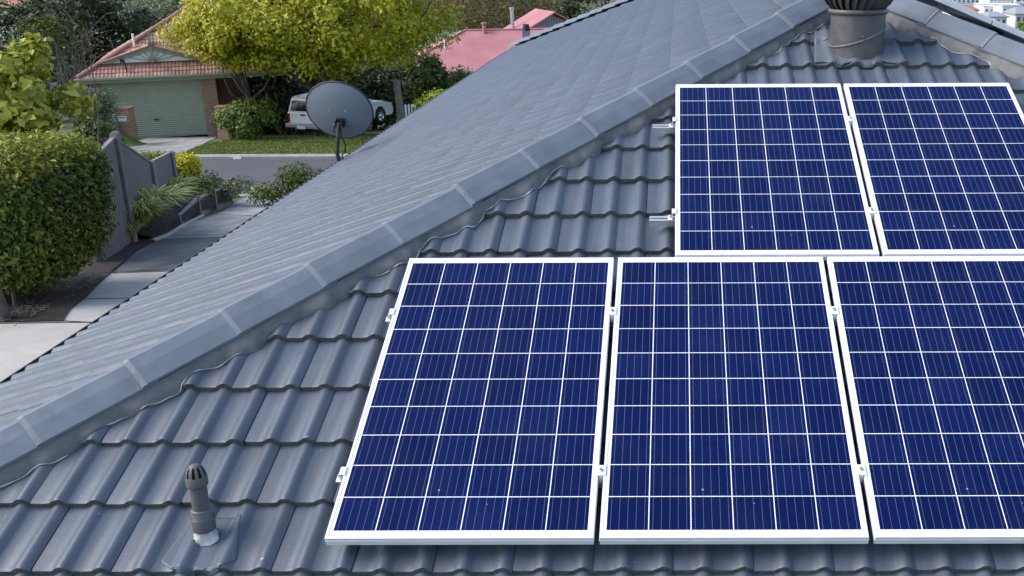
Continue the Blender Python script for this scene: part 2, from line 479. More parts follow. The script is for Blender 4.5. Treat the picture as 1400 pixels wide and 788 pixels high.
Yn, Yf = 32.5+D0, 38.3+D0
sheet('road', [((-70, Yn), (30, Yn)), ((-70, Yf), (30, Yf))], 'asphalt', 0.012)
# kerbs: real steps along both edges of the road
mb = MB(); mb.box((-25, Yf+0.22, -5.5+0.03), (90, 0.44, 0.20)); struct('far_kerb', mb, 'concrete_kerb', bevel=0.02)
mb = MB(); mb.box((-25, Yn-0.16, -5.5+0.01), (90, 0.32, 0.16)); struct('near_kerb', mb, 'concrete_kerb', bevel=0.02)
# lawn strip beyond the road, with a driveway up to the garage across the street
garL, garR = gp(197, 178), gp(293, 176)
sheet('verge_lawn', [((-60, Yf+0.44), (5, Yf+0.44)), ((-60, 52+D0), (5, 52+D0))], 'lawn', 0.02)
sheet('street_driveway', [((gp(194, 205)[0], Yf+0.441), (gp(297, 204)[0], Yf+0.441)), (gp(204, 190), gp(297, 190)), (gp(210, 172), gp(293, 172))], 'concrete_old', 0.045)
sheet('bare_patch', [(gp(345, 190), gp(455, 190)), (gp(352, 176), gp(440, 176))], 'bare_earth', 0.05)
mc = (-21.9, 0, 0)
mp_ = at(160, 182, 43.8)
mb = MB(); rows = []
for j in range(9):
    for k in range(28):
        a = 2*PI*k/28; r = j/8
        x, y = mp_[0]+1.15*r*math.cos(a), mp_[1]+1.5*r*math.sin(a)
        rows.append((x, y, gz(x, y)+0.52*(math.cos(r*PI)*0.5+0.5)+0.015))
mb.add(rows, [(j*28+k, j*28+(k+1) % 28, (j+1)*28+(k+1) % 28, (j+1)*28+k) for j in range(8) for k in range(28)], smooth=True)
struct('lawn_mound', mb, 'lawn', fixn=False)
# our own side
sheet('front_lawn', [((-60, 20+D0), (20, 20+D0)), ((-60, Yn-0.32), (20, Yn-0.32))], 'lawn', 0.01)
sheet('stained_slab', [(gp(136, 377), gp(262, 371)), (gp(160, 360), gp(300, 350)), (gp(216, 328), gp(360, 322))], 'concrete_stained', 0.025)
sheet('own_driveway', [(gp(214, 329), gp(360, 323)), (gp(223, 326), gp(400, 315)), (gp(250, 310), gp(420, 290)), (gp(300, 292), gp(440, 280)), (gp(322, 281), gp(470, 270)), (gp(350, 258.5), gp(520, 258.5))], 'concrete_old', 0.029)
sheet('own_driveway_apron', [(gp(310, 286), gp(440, 282)), (gp(328, 275), gp(520, 268)), (gp(348, 262), gp(520, 260)), (gp(338, 256.5), gp(520, 256.5))], 'concrete_old', 0.032)
sheet('light_path', [(gp(-120, 640), gp(200, 640)), (gp(-60, 445), gp(190, 445)), (gp(85, 441), gp(215, 440)), (gp(120, 408), gp(240, 405)), (gp(146, 377), gp(300, 371))], 'concrete_light', 0.030)
mb = MB()
for a, b in (((-40, 446), (200, 443)), ((84, 442), (215, 449)), ((110, 412), (215, 410)), ((148, 375), (255, 370))):
    p, q = gp(*a), gp(*b); d = (q-p); d[2] = 0; d /= np.linalg.norm(d); n = np.array([-d[1], d[0], 0])*0.012
    mb.add([p+n+(0, 0, .036), q+n+(0, 0, .036), q-n+(0, 0, .036), p-n+(0, 0, .036)], [(0, 1, 2, 3)])
for a, b in (((215, 325), (330, 323)), ((262, 293), (400, 300))):
    p, q = gp(*a), gp(*b); d = (q-p); d[2] = 0; d /= np.linalg.norm(d); n = np.array([-d[1], d[0], 0])*0.012
    mb.add([p+n+(0, 0, .040), q+n+(0, 0, .040), q-n+(0, 0, .040), p-n+(0, 0, .040)], [(0, 1, 2, 3)])
struct('slab_joints', mb, 'underlay', fixn=False)
sheet('mulch_under_hedge', [(gp(-160, 447), gp(86, 443)), (gp(-160, 410), gp(122, 407)), (gp(-160, 380), gp(149, 378)), (gp(-140, 350), gp(188, 345)), (gp(-100, 322), gp(214, 331))], 'mulch', 0.05)

# raised planting bed held by a concrete sleeper wall
wallpx = [(209, 331, 0.06), (226, 325, 0.10), (248, 311, 0.22), (275, 297, 0.40), (297, 289, 0.50), (319, 280, 0.50)]
wall_pts = [(gp(a, b), h) for a, b, h in wallpx]
fence_xy = [gp(150, 316), gp(165, 308), gp(188, 297, .25), gp(209, 270, .35), gp(238, 250, .35)]
mb = MB(); rows = []
fl = [fence_xy[0], fence_xy[1], fence_xy[2], fence_xy[3], (fence_xy[3]+fence_xy[4])/2, fence_xy[4]]
for (w_, h_), f_ in zip(wall_pts, fl):
    for k in range(7):
        t = k/6
        x = w_[0]+(f_[0]-1.2-w_[0])*t; y = w_[1]+(f_[1]-w_[1])*t
        rows.append((x, y, gz(x, y)+h_*0.92+0.05+0.10*math.sin(t*PI)))
mb.add(rows, [(j*7+k, j*7+k+1, (j+1)*7+k+1, (j+1)*7+k) for j in range(5) for k in range(6)], smooth=True)
rim = list(range(7))+[j*7+6 for j in range(1, 6)]+[35+k for k in range(5, -1, -1)]+[j*7 for j in range(4, 0, -1)]
top = [rows[i] for i in rim]; low = [(x, y, gz(x, y)-0.3) for x, y, z in top]; nq = len(rim)
mb.add(top+low, [(i, (i+1) % nq, nq+(i+1) % nq, nq+i) for i in range(nq)])
struct('planting_bed', mb, 'mulch', fixn=False)

# ------------------------------------------------------------------ our house: hipped tiled roof
TH = 0.3882
cT, sT, tT = math.cos(TH), math.sin(TH), math.tan(TH)
HC, HCR = -1.9699, 7.0257                        # hips in plan: x = HC + y and x = HCR - y
XE = -2.80
YEAVE = XE-HC                                    # front eave line
XER = HCR-YEAVE
APEX_Y = (HCR-HC)/2; APEX_X = HC+APEX_Y
YB = 23.15; RIDGE_END = YB-(APEX_X-XE)
GAUGE, TW, NB = 0.3175, 0.2985, -0.141
VE0, UJ0 = -0.0615, 1.882

def roll_h(t):
    """Height of the tile profile, t measured from the left end of a tile."""
    h = np.zeros_like(t)
    for c in (TW-0.036, TW-0.036-TW/2):
        x = np.abs(t-c)/0.042
        h = np.maximum(h, np.where(x < 1, 0.0230*np.cos(np.minimum(x, 1)*PI/2)**1.35, 0))
    return h
def joint_u(k): return UJ0+(TW/2 if k % 2 else 0)
def tile_n(u, v):
    k = math.floor((v-VE0)/GAUGE); s = (v-VE0)/GAUGE-k
    t = (u-joint_u(k)) % TW
    return NB+0.030*(1-s)+float(roll_h(np.array([t]))[0])
HI_T = np.array([0.0010, 0.05, 0.0755, 0.083, 0.091, 0.100, 0.1085, 0.1155+0.0, 0.122, 0.130, 0.139, 0.147, 0.154, 0.19, 0.2225, 0.231, 0.240, 0.249, 0.2575, 0.264, 0.271, 0.280, 0.289, 0.2979])
LO_T = np.array([0.002, 0.071, 0.096, 0.1132, 0.130, 0.155, 0.220, 0.245, 0.2625, 0.279, 0.2970])

def tile_field(org, U, V, N, u0, u1, v0, v1, clips, hi=True, seed=1, spec=None, step=0.030, gain=1.0, jit=1.0):
    """bmesh of individual overlapping tiles in running bond on the plane org + u U + v V, clipped by planes."""
    gauge, tw, nb, ve0, uj0 = spec or (GAUGE, TW, NB, VE0, UJ0)
    T = (HI_T if hi else LO_T)
    H = roll_h(T)*gain
    sc = tw/TW
    rng = np.random.default_rng(seed)
    verts, faces, mats = [], [], []
    k0 = math.floor((v0-ve0)/gauge); k1 = math.ceil((v1-ve0)/gauge)
    nt = len(T)
    U, V, N, org = (np.array(a, float) for a in (U, V, N, org))
    for k in range(k0, k1):
        uj = uj0+(tw/2 if k % 2 else 0)
        j0 = math.floor((u0-uj)/tw); j1 = math.ceil((u1-uj)/tw)
        ve = ve0+k*gauge
        for j in range(j0, j1):
            du, dv, dn, tl = rng.normal(0, 0.0008), rng.normal(0, 0.0022), rng.normal(0, 0.0010), rng.normal(0, 0.0012)
            du, dv, dn, tl = du*jit, dv*jit, dn*jit, tl*jit
            ub = uj+j*tw+du
            wob = rng.normal(0, 0.0007*jit, nt)
            rows = []
            for s, extra in ((0.0, -0.004), (0.010, 0.0), (gauge+0.02, 0.0)):
                n = nb+dn+step*(1-s/gauge)+H+extra+tl*(T/tw-0.5)
                vv = np.full(nt, ve+s+dv)+(wob if s == 0 else 0)
                rows.append(org+np.outer(ub+T*sc, U)+np.outer(vv, V)+np.outer(n, N))
            fr = rows[0]-N*0.026+V*0.003
            o = len(verts)
            for r in rows: verts.extend(r)
            for i in range(2):
                for a in range(nt-1):
                    faces.append((o+i*nt+a, o+i*nt+a+1, o+(i+1)*nt+a+1, o+(i+1)*nt+a)); mats.append(0)
            o = len(verts)
            verts.extend(rows[0]); verts.extend(fr)
            for a in range(nt-1):
                faces.append((o+nt+a, o+nt+a+1, o+a+1, o+a)); mats.append(1)
            # right edge of the side lap
            o = len(verts)
            verts.extend([rows[1][-1], rows[2][-1], rows[2][-1]-N*0.016, rows[1][-1]-N*0.016])
            faces.append((o, o+3, o+2, o+1)); mats.append(0)
    bm = bmesh.new()
    bv = [bm.verts.new(p) for p in verts]
    for f, mi in zip(faces, mats):
        bf = bm.faces.new([bv[i] for i in f]); bf.material_index = mi; bf.smooth = True
    for co, no in clips:
        bmesh.ops.bisect_plane(bm, geom=bm.verts[:]+bm.edges[:]+bm.faces[:], dist=1e-5, plane_co=co, plane_no=no, clear_outer=True)
    uvl = bm.loops.layers.uv.new('UVMap')
    vo, vu, vv_ = Vector(org), Vector(U), Vector(V)
    for f in bm.faces:
        for l in f.loops:
            d = l.vert.co-vo; l[uvl].uv = (d.dot(vu), d.dot(vv_))
    return bm
def bm_part(name, bm, mats, parent):
    inv = WM[parent.name].inverted()
    bmesh.ops.transform(bm, matrix=inv, verts=bm.verts)
    me = bpy.data.meshes.new(name); bm.to_mesh(me); bm.free()
    for m in mats: me.materials.append(M[m])
    o = bpy.data.objects.new(name, me); put(o, parent); WM[o.name] = WM[parent.name]
    return o

house = thing('tiled_house', 'grey tiled hip roof house carrying the blue solar panels, filling the foreground', 'house', (APEX_X, 9.0, -2.8))
S2 = math.sqrt(0.5)
# front face
bm = tile_field((0, 0, 0), (1, 0, 0), (0, cT, sT), (0, -sT, cT), -3.2, 8.4, VE0-2*GAUGE, APEX_Y/cT+0.3,
                [((HC, 0, 0), (-S2, S2, 0)), ((HCR, 0, 0), (S2, S2, 0))])
tag(bm_part('front_tile_face', bm, ['roof_tile', 'tile_edge'], house))
# left face (upslope is +X, u runs towards the viewer)
bm = tile_field((HC, 0, 0), (0, -1, 0), (cT, 0, sT), (-sT, 0, cT), -YB-0.3, 1.2, (XE-HC)/cT-0.05, (APEX_X-HC)/cT+0.1,
                [((HC, 0, 0), (S2, -S2, 0)), ((XE, YB, 0), (S2, S2, 0)), ((XE, 0, 0), (-1, 0, 0)), ((APEX_X, 0, 0), (1, 0, 0))], hi=False, seed=2, step=0.024, gain=1.25, jit=0.15)
bm_part('left_tile_face', bm, ['roof_tile', 'tile_edge'], house)
# right face
bm = tile_field((HCR, 0, 0), (0, 1, 0), (-cT, 0, sT), (sT, 0, cT), -1.2, YB+0.3, (HCR-XER)/cT-0.05, (HCR-APEX_X)/cT+0.1,
                [((HCR, 0, 0), (-S2, -S2, 0)), ((XER, YB, 0), (-S2, S2, 0)), ((XER, 0, 0), (1, 0, 0)), ((APEX_X, 0, 0), (-1, 0, 0))], hi=False, seed=3)
bm_part('right_tile_face', bm, ['roof_tile', 'tile_edge'], house)
# dark felt under the tiles (all four slopes), and the rear slope
dz = -0.158/cT
e = dict(a=(XE, YEAVE, YEAVE*tT+dz), b=(XER, YEAVE, YEAVE*tT+dz), c=(XER, YB, YEAVE*tT+dz), d=(XE, YB, YEAVE*tT+dz), p=(APEX_X, APEX_Y, APEX_Y*tT+dz), q=(APEX_X, RIDGE_END, APEX_Y*tT+dz))
mb = MB(); mb.add([e['a'], e['b'], e['p'], e['q'], e['c'], e['d']], [(0, 1, 2), (0, 2, 3, 5), (1, 4, 3, 2), (5, 3, 4)])
build('roof_felt', mb, 'underlay', house)
# soffit, fascia, gutter, walls
EZ = YEAVE*tT+dz
mb = MB()
for (x, y, lx, ly) in ((XE-0.02, (YEAVE+YB)/2, 0.03, YB-YEAVE), (XER+0.02, (YEAVE+YB)/2, 0.03, YB-YEAVE), (APEX_X, YEAVE-0.02, XER-XE, 0.03), (APEX_X, YB+0.02, XER-XE, 0.03)):
    mb.box((x, y, EZ-0.115), (lx, ly, 0.19))
build('fascia', mb, 'gutter_dark', house)
mb = MB()
def gutter(p, q, out):
    p, q, out = Vector(p), Vector(q), Vector(out)
    prof = [(0.0, 0.0), (0.0, -0.09), (0.04, -0.105), (0.085, -0.085), (0.10, -0.035), (0.10, 0.0), (0.092, 0.0), (0.092, -0.035), (0.078, -0.078), (0.04, -0.095), (0.008, -0.085), (0.008, 0.0)]
    a = [p+out*x+Vector((0, 0, z)) for x, z in prof]
    mb.prism(a, q-p)
gutter((XE-0.037, YEAVE, EZ-0.008), (XE-0.037, YB, EZ-0.008), (-1, 0, 0))
gutter((XE, YEAVE-0.037, EZ-0.045), (XER, YEAVE-0.037, EZ-0.045), (0, -1, 0))
gutter((XER+0.037, YEAVE, EZ-0.045), (XER+0.037, YB, EZ-0.045), (1, 0, 0))
build('gutter', mb, 'gutter_dark', house)
mb = MB()
ov = 0.55
mb.box((APEX_X, (YEAVE+YB)/2, (EZ-0.215-7.6)/2), (XER-XE-2*ov, YB-YEAVE-2*ov, -7.6*-1+EZ-0.215))
build('wall', mb, 'brick', house)
mb = MB(); mb.box((APEX_X, (YEAVE+YB)/2, EZ-0.2), (XER-XE-0.08, YB-YEAVE-0.08, 0.012))
build('soffit', mb, 'render_cream', house)

# hip and ridge capping
rngc = np.random.default_rng(11)
def cap_piece(mb, p0, p1, sideA, sideB, lift0, lift1):
    """One angular ridge cap from p0 (lower end) to p1; sides are in-plane outward vectors already sloped."""
    p0, p1 = np.array(p0), np.array(p1)
    upv = np.array([0, 0, 1.0])
    th_ = 0.011
    ring = []
    for p, l, w in ((p0, lift0, 1.0), (p1, lift1, 0.97)):
        P = p+upv*l
        ring.append([P+sideA*w, P+sideA*0.50*w+upv*0.006, P+sideA*0.10+upv*0.002, P+sideB*0.10+upv*0.002, P+sideB*0.50*w+upv*0.006, P+sideB*w])
    top0, top1 = ring
    bot0 = [q-upv*th_ for q in top0]; bot1 = [q-upv*th_ for q in top1]
    n = 6
    mb.add(top0+top1, [(i, i+1, n+i+1, n+i) for i in range(n-1)], smooth=False)
    mb.add(top0+bot0, [(i, n+i, n+i+1, i+1) for i in range(n-1)])
    mb.add(top1+bot1, [(i, i+1, n+i+1, n+i) for i in range(n-1)])
    for k in (0, n-1):
        mb.add([top0[k], top1[k], bot1[k], bot0[k]], [(0, 1, 2, 3)])
def cap_joint(parent, p0, p1, sideA, sideB):
    """Thin pale bead of pointing where a cap laps over the one below it."""
    mb = MB(); upv = np.array([0, 0, 1.0]); r0, r1 = [], []
    for f, s in ((1.0, sideA), (0.5, sideA), (0.1, sideA), (0.1, sideB), (0.5, sideB), (1.0, sideB)):
        e = upv*(0.006 if f == 0.5 else 0.002 if f == 0.1 else 0)
        r0.append(np.array(p0)+s*f+e+upv*0.0115); r1.append(np.array(p1)+s*f*0.995+e+upv*0.0095)
    r2 = [q-upv*0.012 for q in r1]
    mb.add(r0+r1+r2, [(i, i+1, 6+i+1, 6+i) for i in range(5)]+[(6+i, 7+i, 13+i, 12+i) for i in range(5)])
    build('cap_pointing', mb, 'mortar_bead', parent)
nf = np.array([0, -sT, cT]); nl = np.array([-sT, 0, cT]); nr = np.array([sT, 0, cT])
tl = np.array([1, 1, tT]); tl /= np.linalg.norm(tl)
tr = np.array([-1, 1, tT]); tr /= np.linalg.norm(tr)
def side(t, n, s, down=0.058, w=0.150):
    a = np.cross(t, n)*s; a /= np.linalg.norm(a)
    return a*w-n*down
hipA = side(tl, nf, 1); hipB = side(tl, nl, -1)              # front side, left side
rhA = side(tr, nf, -1); rhB = side(tr, nr, 1)
y0, STEP = 0.565, 0.3068
for k in range(-5, 13):
    ya, yb = y0+k*STEP, y0+(k+1)*STEP+0.035
    if ya < YEAVE-0.1: ya = YEAVE-0.1
    if ya > APEX_Y-0.02: break
    yb = min(yb, APEX_Y+0.05)
    j = rngc.normal(0, 0.003)
    mb = MB(); cap_piece(mb, (HC+ya, ya, ya*tT), (HC+yb, yb, yb*tT), hipA, hipB, 0.014+j, 0.0+j)
    hc = build('hip_cap', mb, 'cap_grey', house, bevel=0.004)
    cap_joint(hc, (HC+ya, ya, ya*tT), (HC+ya-0.014, ya-0.014, (ya-0.014)*tT), hipA, hipB)
for k in range(-5, 13):
    ya, yb = 0.295+k*STEP, 0.295+(k+1)*STEP+0.035
    if ya < YEAVE-0.1: continue
    if ya > APEX_Y-0.02: break
    yb = min(yb, APEX_Y+0.05)
    j = rngc.normal(0, 0.003)
    mb = MB(); cap_piece(mb, (HCR-ya, ya, ya*tT), (HCR-yb, yb, yb*tT), rhA, rhB, 0.014+j, 0.0+j)
    hc = build('hip_cap', mb, 'cap_grey', house, bevel=0.004)
    cap_joint(hc, (HCR-ya, ya, ya*tT), (HCR-ya+0.014, ya-0.014, (ya-0.014)*tT), rhA, rhB)
ry = np.array([0, 1.0, 0])
rdA = side(ry, nl, -1); rdB = side(ry, nr, 1)
nr_ = int((RIDGE_END-APEX_Y)/0.42)
for k in range(nr_+1):
    ya = APEX_Y+k*0.42; yb = min(ya+0.46, RIDGE_END+0.1)
    mb = MB(); cap_piece(mb, (APEX_X, ya, APEX_Y*tT+0.01), (APEX_X, yb, APEX_Y*tT+0.01), rdA, rdB, 0.014, 0.0)
    build('ridge_cap', mb, 'cap_grey', house, bevel=0.004)
tb = np.array([1, -1, tT]); tb /= np.linalg.norm(tb)
nb_ = np.array([0, sT, cT])
bhA = side(tb, nl, 1); bhB = side(tb, nb_, -1)
for k in range(0, 18):
    ya, yb = k*STEP, (k+1)*STEP+0.035
    if ya > YB-RIDGE_END: break
    yb = min(yb, YB-RIDGE_END+0.05)
    zz = YEAVE*tT
    mb = MB(); cap_piece(mb, (XE+ya, YB-ya, zz+ya*tT), (XE+yb, YB-yb, zz+yb*tT), bhA, bhB, 0.03, 0.0)
    build('hip_cap', mb, 'cap_grey', house, bevel=0.004)

# mortar bedding between caps and front tiles, with the pale cracked edge of its pointing
def mortar(sgn, xc, seed, name):
    rg = np.random.default_rng(seed)
    mb, me_ = MB(), MB()
    yy = np.arange(YEAVE, APEX_Y-0.12, 0.012)
    ph = rg.uniform(0, 6, 4)
    rows, edge = [], []
    def smooth(a, w):
        k = np.hanning(w+2)[1:-1]; k /= k.sum(); return np.convolve(np.pad(a, w//2, mode='edge'), k, mode='valid')[:len(a)]
    W_ = 0.192+0.016*np.sin(yy/cT/GAUGE*2*PI+2.2)+0.008*np.sin(yy*23+ph[0])+0.007*np.sin(yy*51+ph[1])+0.004*np.sin(yy*97+ph[2])
    hs = lambda f: np.array([tile_n(xc+sgn*y+S2*sgn*w*f, y/cT-S2*w*f) for y, w in zip(yy, W_)])
    NO = np.maximum(hs(1.0), smooth(hs(1.0), 5))
    NM = np.maximum(smooth(hs(0.86), 25)+0.020, hs(0.86)+0.004); NM = np.maximum(smooth(NM, 9), hs(0.86)+0.003)
    for iy, y in enumerate(yy):
        v = y/cT
        s = ((v-VE0)/GAUGE) % 1.0
        # reaches furthest just above a course edge, pulled in lower down
        wid = W_[iy]
        a = np.array([S2*1.0*sgn, -S2*cT*1.0, -S2*sT]); a /= np.linalg.norm(a)
        base = np.array([xc+sgn*y, y, y*tT])
        inner = base+(hipA if sgn > 0 else rhA)*0.93-np.array([0, 0, 0.012])
        uo = np.array([S2*sgn, -S2]) # in-plane (u, v) direction outwards
        def surf(w):
            u = xc+sgn*y+uo[0]*w; vv = v+uo[1]*w
            n = tile_n(u, vv)
            return np.array([u, vv*cT-n*sT, vv*sT+n*cT]), n
        uu, v2 = xc+sgn*y+uo[0]*wid, v+uo[1]*wid; no = NO[iy]+0.005
        out = np.array([uu, v2*cT-no*sT, v2*sT+no*cT])
        um, vm = xc+sgn*y+uo[0]*wid*0.86, v+uo[1]*wid*0.86
        nm = NM[iy]+0.012
        mid = np.array([um, vm*cT-nm*sT, vm*sT+nm*cT])
        inn2 = inner*0.5+mid*0.5
        rows.append([inner, inn2, mid, out, out-nf*0.03])
        edge.append(out+nf*0.001)
    n = 5
    mb.add([p for r in rows for p in r], [(i*n+k, i*n+k+1, (i+1)*n+k+1, (i+1)*n+k) for i in range(len(rows)-1) for k in range(n-1)], smooth=True)
    o = build('mortar_bed', mb, 'mortar_grey', house)
    seg = []
    for i, p in enumerate(edge):
        if seg and (np.linalg.norm(p-seg[-1]) > 0.05 or rg.random() < 0.05):
            if len(seg) > 4 and rg.random() < 0.8:
                me_ = MB(); me_.tube(seg, [0.001]+[0.0022+0.0012*math.sin(i*1.3+q) for q in range(len(seg)-2)]+[0.001], 5)
                build('pointing_edge', me_, 'mortar_pale', o)
            seg = []
        seg.append(p)
mortar(1, HC, 21, 'left')
mortar(-1, HCR, 22, 'right')

# ------------------------------------------------------------------ solar panels
PW, PH, G1, GV, DU = 0.992, 1.650, 0.0219, 0.0173, 1.2909
ROOFM = basis(Vector((1, 0, 0)), Vector((0, cT, sT)), Vector((0, -sT, cT)))
def plane_pt(u, v, n=0.0): return (u, v*cT-n*sT, v*sT+n*cT)
def panel_mesh(root):
    """Frame of four mitred bars and the laminate sheet in panel coordinates (x right, y upslope, z out)."""
    mb = MB()
    f, h = 0.0115, 0.040
    o = [(0, 0), (PW, 0), (PW, PH), (0, PH)]; i_ = [(f, f), (PW-f, f), (PW-f, PH-f), (f, PH-f)]
    for k in range(4):
        a, b, c, d = o[k], o[(k+1) % 4], i_[(k+1) % 4], i_[k]
        v = [(*p, 0.0) for p in (a, b, c, d)]+[(*p, -h) for p in (a, b, c, d)]
        mb.add(v, [(0, 1, 2, 3), (4, 7, 6, 5), (0, 4, 5, 1), (2, 6, 7, 3)])
        # fine groove line along the outer face
        nx, ny = (b[1]-a[1]), -(b[0]-a[0]); L = math.hypot(nx, ny); nx, ny = nx/L*0.0015, ny/L*0.0015
        q = [(a[0], a[1], -0.014), (b[0], b[1], -0.014), (b[0], b[1], -0.018), (a[0], a[1], -0.018)]
        q2 = [(x+nx, y+ny, z) for x, y, z in q]
        mb.add(q+q2, [(4, 5, 6, 7), (0, 1, 5, 4), (2, 3, 7, 6)])
    build('frame', mb, 'aluminium', root, local=True, bevel=0.0012)
    mb = MB(); mb.box((PW/2, PH/2, -0.0045), (PW-2*f+0.002, PH-2*f+0.002, 0.005))
    build('cell_laminate', mb, 'solar_cells', root, local=True)
    mb = MB(); mb.box((PW/2, PH-0.12, -0.022), (0.11, 0.09, 0.018))
    build('junction_box', mb, 'black_rubber', root, local=True)
pos = [(0, 0, 'blue solar panel at the left end of the lower row, nearest the vent pipe'),
       (PW+G1, 0, 'blue solar panel in the middle of the lower row, between two others'),
       (2*(PW+G1), 0, 'blue solar panel of the lower row cut off by the right picture edge'),
       (DU, PH+GV, 'blue solar panel of the upper row with two rail ends sticking out at its left'),
       (DU+PW+G1, PH+GV, 'blue solar panel of the upper row at the right, reaching the picture edge')]
first = None
GRP = 'solar panels on the front roof slope'
for u, v, lab in pos:
    if first is None:
        first = thing('solar_panel', lab, 'solar panel', plane_pt(u, v), ROOFM, GRP); panel_mesh(first)
    else: copy_thing(first, plane_pt(u, v), lab, ROOFM, GRP)
# two more on the right slope, seen edge on beyond the right hip
RM = basis(Vector((0, 1, 0)), Vector((-cT, 0, sT)), Vector((sT, 0, cT)))
RM2 = RM @ Matrix.Rotation(-PI/2, 3, 'Z')
for x_hi, lab in ((2.60, 'upper of two solar panels seen edge on past the right hip'), (3.53, 'lower of two solar panels seen edge on past the right hip')):
    # landscape: its top corner lies at x_hi
    z = (HCR-x_hi)*tT+0.10/cT
    copy_thing(first, (x_hi, 4.30, z), lab, basis(Vector((cT, 0, -sT)), Vector((0, 1, 0)), Vector((sT, 0, cT))), 'solar panels on the right roof slope')

# rails with clamps
def rail(u0, u1, v, gaps, ends, label, group):
    root = thing('mounting_rail', label, 'mounting rail', plane_pt(u0, v, -0.08), ROOFM, group)
    L = u1-u0
    mb = MB()
    # C-shaped extrusion: web, two side walls with lips, central slot
    for (y, z, dy, dz_) in ((0, 0.003, 0.040, 0.005), (-0.018, 0.019, 0.004, 0.028), (0.018, 0.019, 0.004, 0.028), (-0.013, 0.0345, 0.014, 0.005), (0.013, 0.0345, 0.014, 0.005), (0, 0.016, 0.033, 0.003)):
        mb.box((L/2, y, z), (L, dy, dz_))
    build('rail_profile', mb, 'rail_alu', root, local=True)
    for g in gaps:
        mb = MB()
        mb.box((g-u0, 0, 0.082), (0.040, 0.052, 0.004)); mb.box((g-u0, 0, 0.058), (0.016, 0.050, 0.046))
        c = build('panel_clamp', mb, 'aluminium', root, local=True, bevel=0.001)
        mb = MB(); mb.lathe([(0.0, 0.009), (0.0055, 0.009), (0.0065, 0.007), (0.0065, 0.0)], 10, org=(g-u0, 0, 0.084), smooth=False)
        build('clamp_bolt', mb, 'bolt_steel', c, local=True)
    for e_ in ends:
        s = -1 if e_ < (u0+u1)/2 else 1
        mb = MB()
        mb.box((e_-u0+s*0.006, 0, 0.083), (0.024, 0.040, 0.004)); mb.box((e_-u0+s*0.016, 0, 0.060), (0.005, 0.040, 0.044)); mb.box((e_-u0+s*0.026, 0, 0.040), (0.026, 0.040, 0.005))
        c = build('end_clamp', mb, 'aluminium', root, local=True, bevel=0.001)
        mb = MB(); mb.lathe([(0.0, 0.016), (0.006, 0.016), (0.0068, 0.013), (0.0068, 0.0)], 6, org=(e_-u0+s*0.026, 0, 0.0425), smooth=False)
        build('clamp_bolt', mb, 'bolt_steel', c, local=True)
RG = 'mounting rails under the panels'
gA = [PW+G1/2, 2*PW+1.5*G1, 3*PW+2.5*G1]
rail(-0.03, 4.3, 0.318, gA, [0.0], 'aluminium rail under the lower panel row, near its bottom edge', RG)
rail(-0.03, 4.3, 1.255, gA, [0.0], 'aluminium rail under the lower panel row, near its top edge', RG)
gD = [DU+PW+G1/2, DU+2*PW+1.5*G1]
rail(DU-0.135, 3.9, PH+GV+0.355, gD, [DU], 'bright aluminium rail end sticking out left of the upper panel row, the lower one', RG)
rail(DU-0.135, 3.9, PH+GV+1.245, gD, [DU], 'aluminium rail end sticking out left of the upper panel row, the higher one', RG)

# ------------------------------------------------------------------ whirlybird ventilator
def surf_pt(u, v, dn=0.0):
    n = tile_n(u, v)+dn; return np.array(plane_pt(u, v, n))
VU, VV = 2.478, 3.985
vp = np.array(plane_pt(VU, VV, -0.12))
vent = thing('turbine_ventilator', 'grey whirlybird roof ventilator standing on the tiles near the roof peak', 'roof ventilator', vp)
mb = MB()
NR = 0.178
ring_b = []; n = 48
for k in range(n):
    a = 2*PI*k/n; x, y = NR*math.cos(a), NR*math.sin(a)
    ring_b.append((vp[0]+x, vp[1]+y, vp[2]+y*tT-0.03))
top = [(vp[0]+NR*math.cos(2*PI*k/n), vp[1]+NR*math.sin(2*PI*k/n), vp[2]+0.235) for k in range(n)]
mb.add(ring_b+top, [(k, (k+1) % n, n+(k+1) % n, n+k) for k in range(n)], smooth=True)
build('neck', mb, 'vent_paint', vent)
# tilted joint band with its bolt
mb = MB()
tp = [(vp[0]+(NR+0.004)*math.cos(a), vp[1]+(NR+0.004)*math.sin(a), vp[2]+0.085+0.066*math.cos(a-0.35)) for a in np.linspace(0, 2*PI, 49)]
mb.tube(tp, 0.0055, 8, caps=False)
bd = build('joint_band', mb, 'cap_grey', vent)
mb = MB(); a = -PI/2+0.05
mb.tube([(vp[0]+(NR-0.005)*math.cos(a), vp[1]+(NR-0.005)*math.sin(a), vp[2]+0.088), (vp[0]+(NR+0.03)*math.cos(a), vp[1]+(NR+0.03)*math.sin(a), vp[2]+0.088)], 0.008, 8)
build('band_bolt', mb, 'vent_paint', bd)
# turbine head of curved overlapping blades between a base ring and a top dome
hz = vp[2]+0.222
mb = MB(); mb.lathe([(0.165, 0.0), (0.188, 0.0), (0.196, 0.012), (0.196, 0.028), (0.18, 0.034)], 40, org=(vp[0], vp[1], hz))
build('head_ring', mb, 'vent_paint', vent)
mb = MB()
nbl = 26
for k in range(nbl):
    a0 = 2*PI*k/nbl
    prof = []
    for j in range(9):
        t = j/8
        ang = t*PI
        r = 0.165+0.075*math.sin(ang)**0.8
        z = 0.03+0.27*t
        prof.append((r, z, a0+0.35*t))
    vsb = []
    for r, z, a in prof:
        w = 0.034*(1+0.0*r)
        for q, rr in ((-1, -0.016), (0, 0.002), (1, 0.008)):
            aa = a+q*w/r*0.62
            vsb.append((vp[0]+(r+rr)*math.cos(aa), vp[1]+(r+rr)*math.sin(aa), hz+z))
    mb.add(vsb, [(j*3+c, j*3+c+1, (j+1)*3+c+1, (j+1)*3+c) for j in range(8) for c in range(2)], smooth=True)
build('turbine_blades', mb, 'vent_blade', vent, fixn=False)
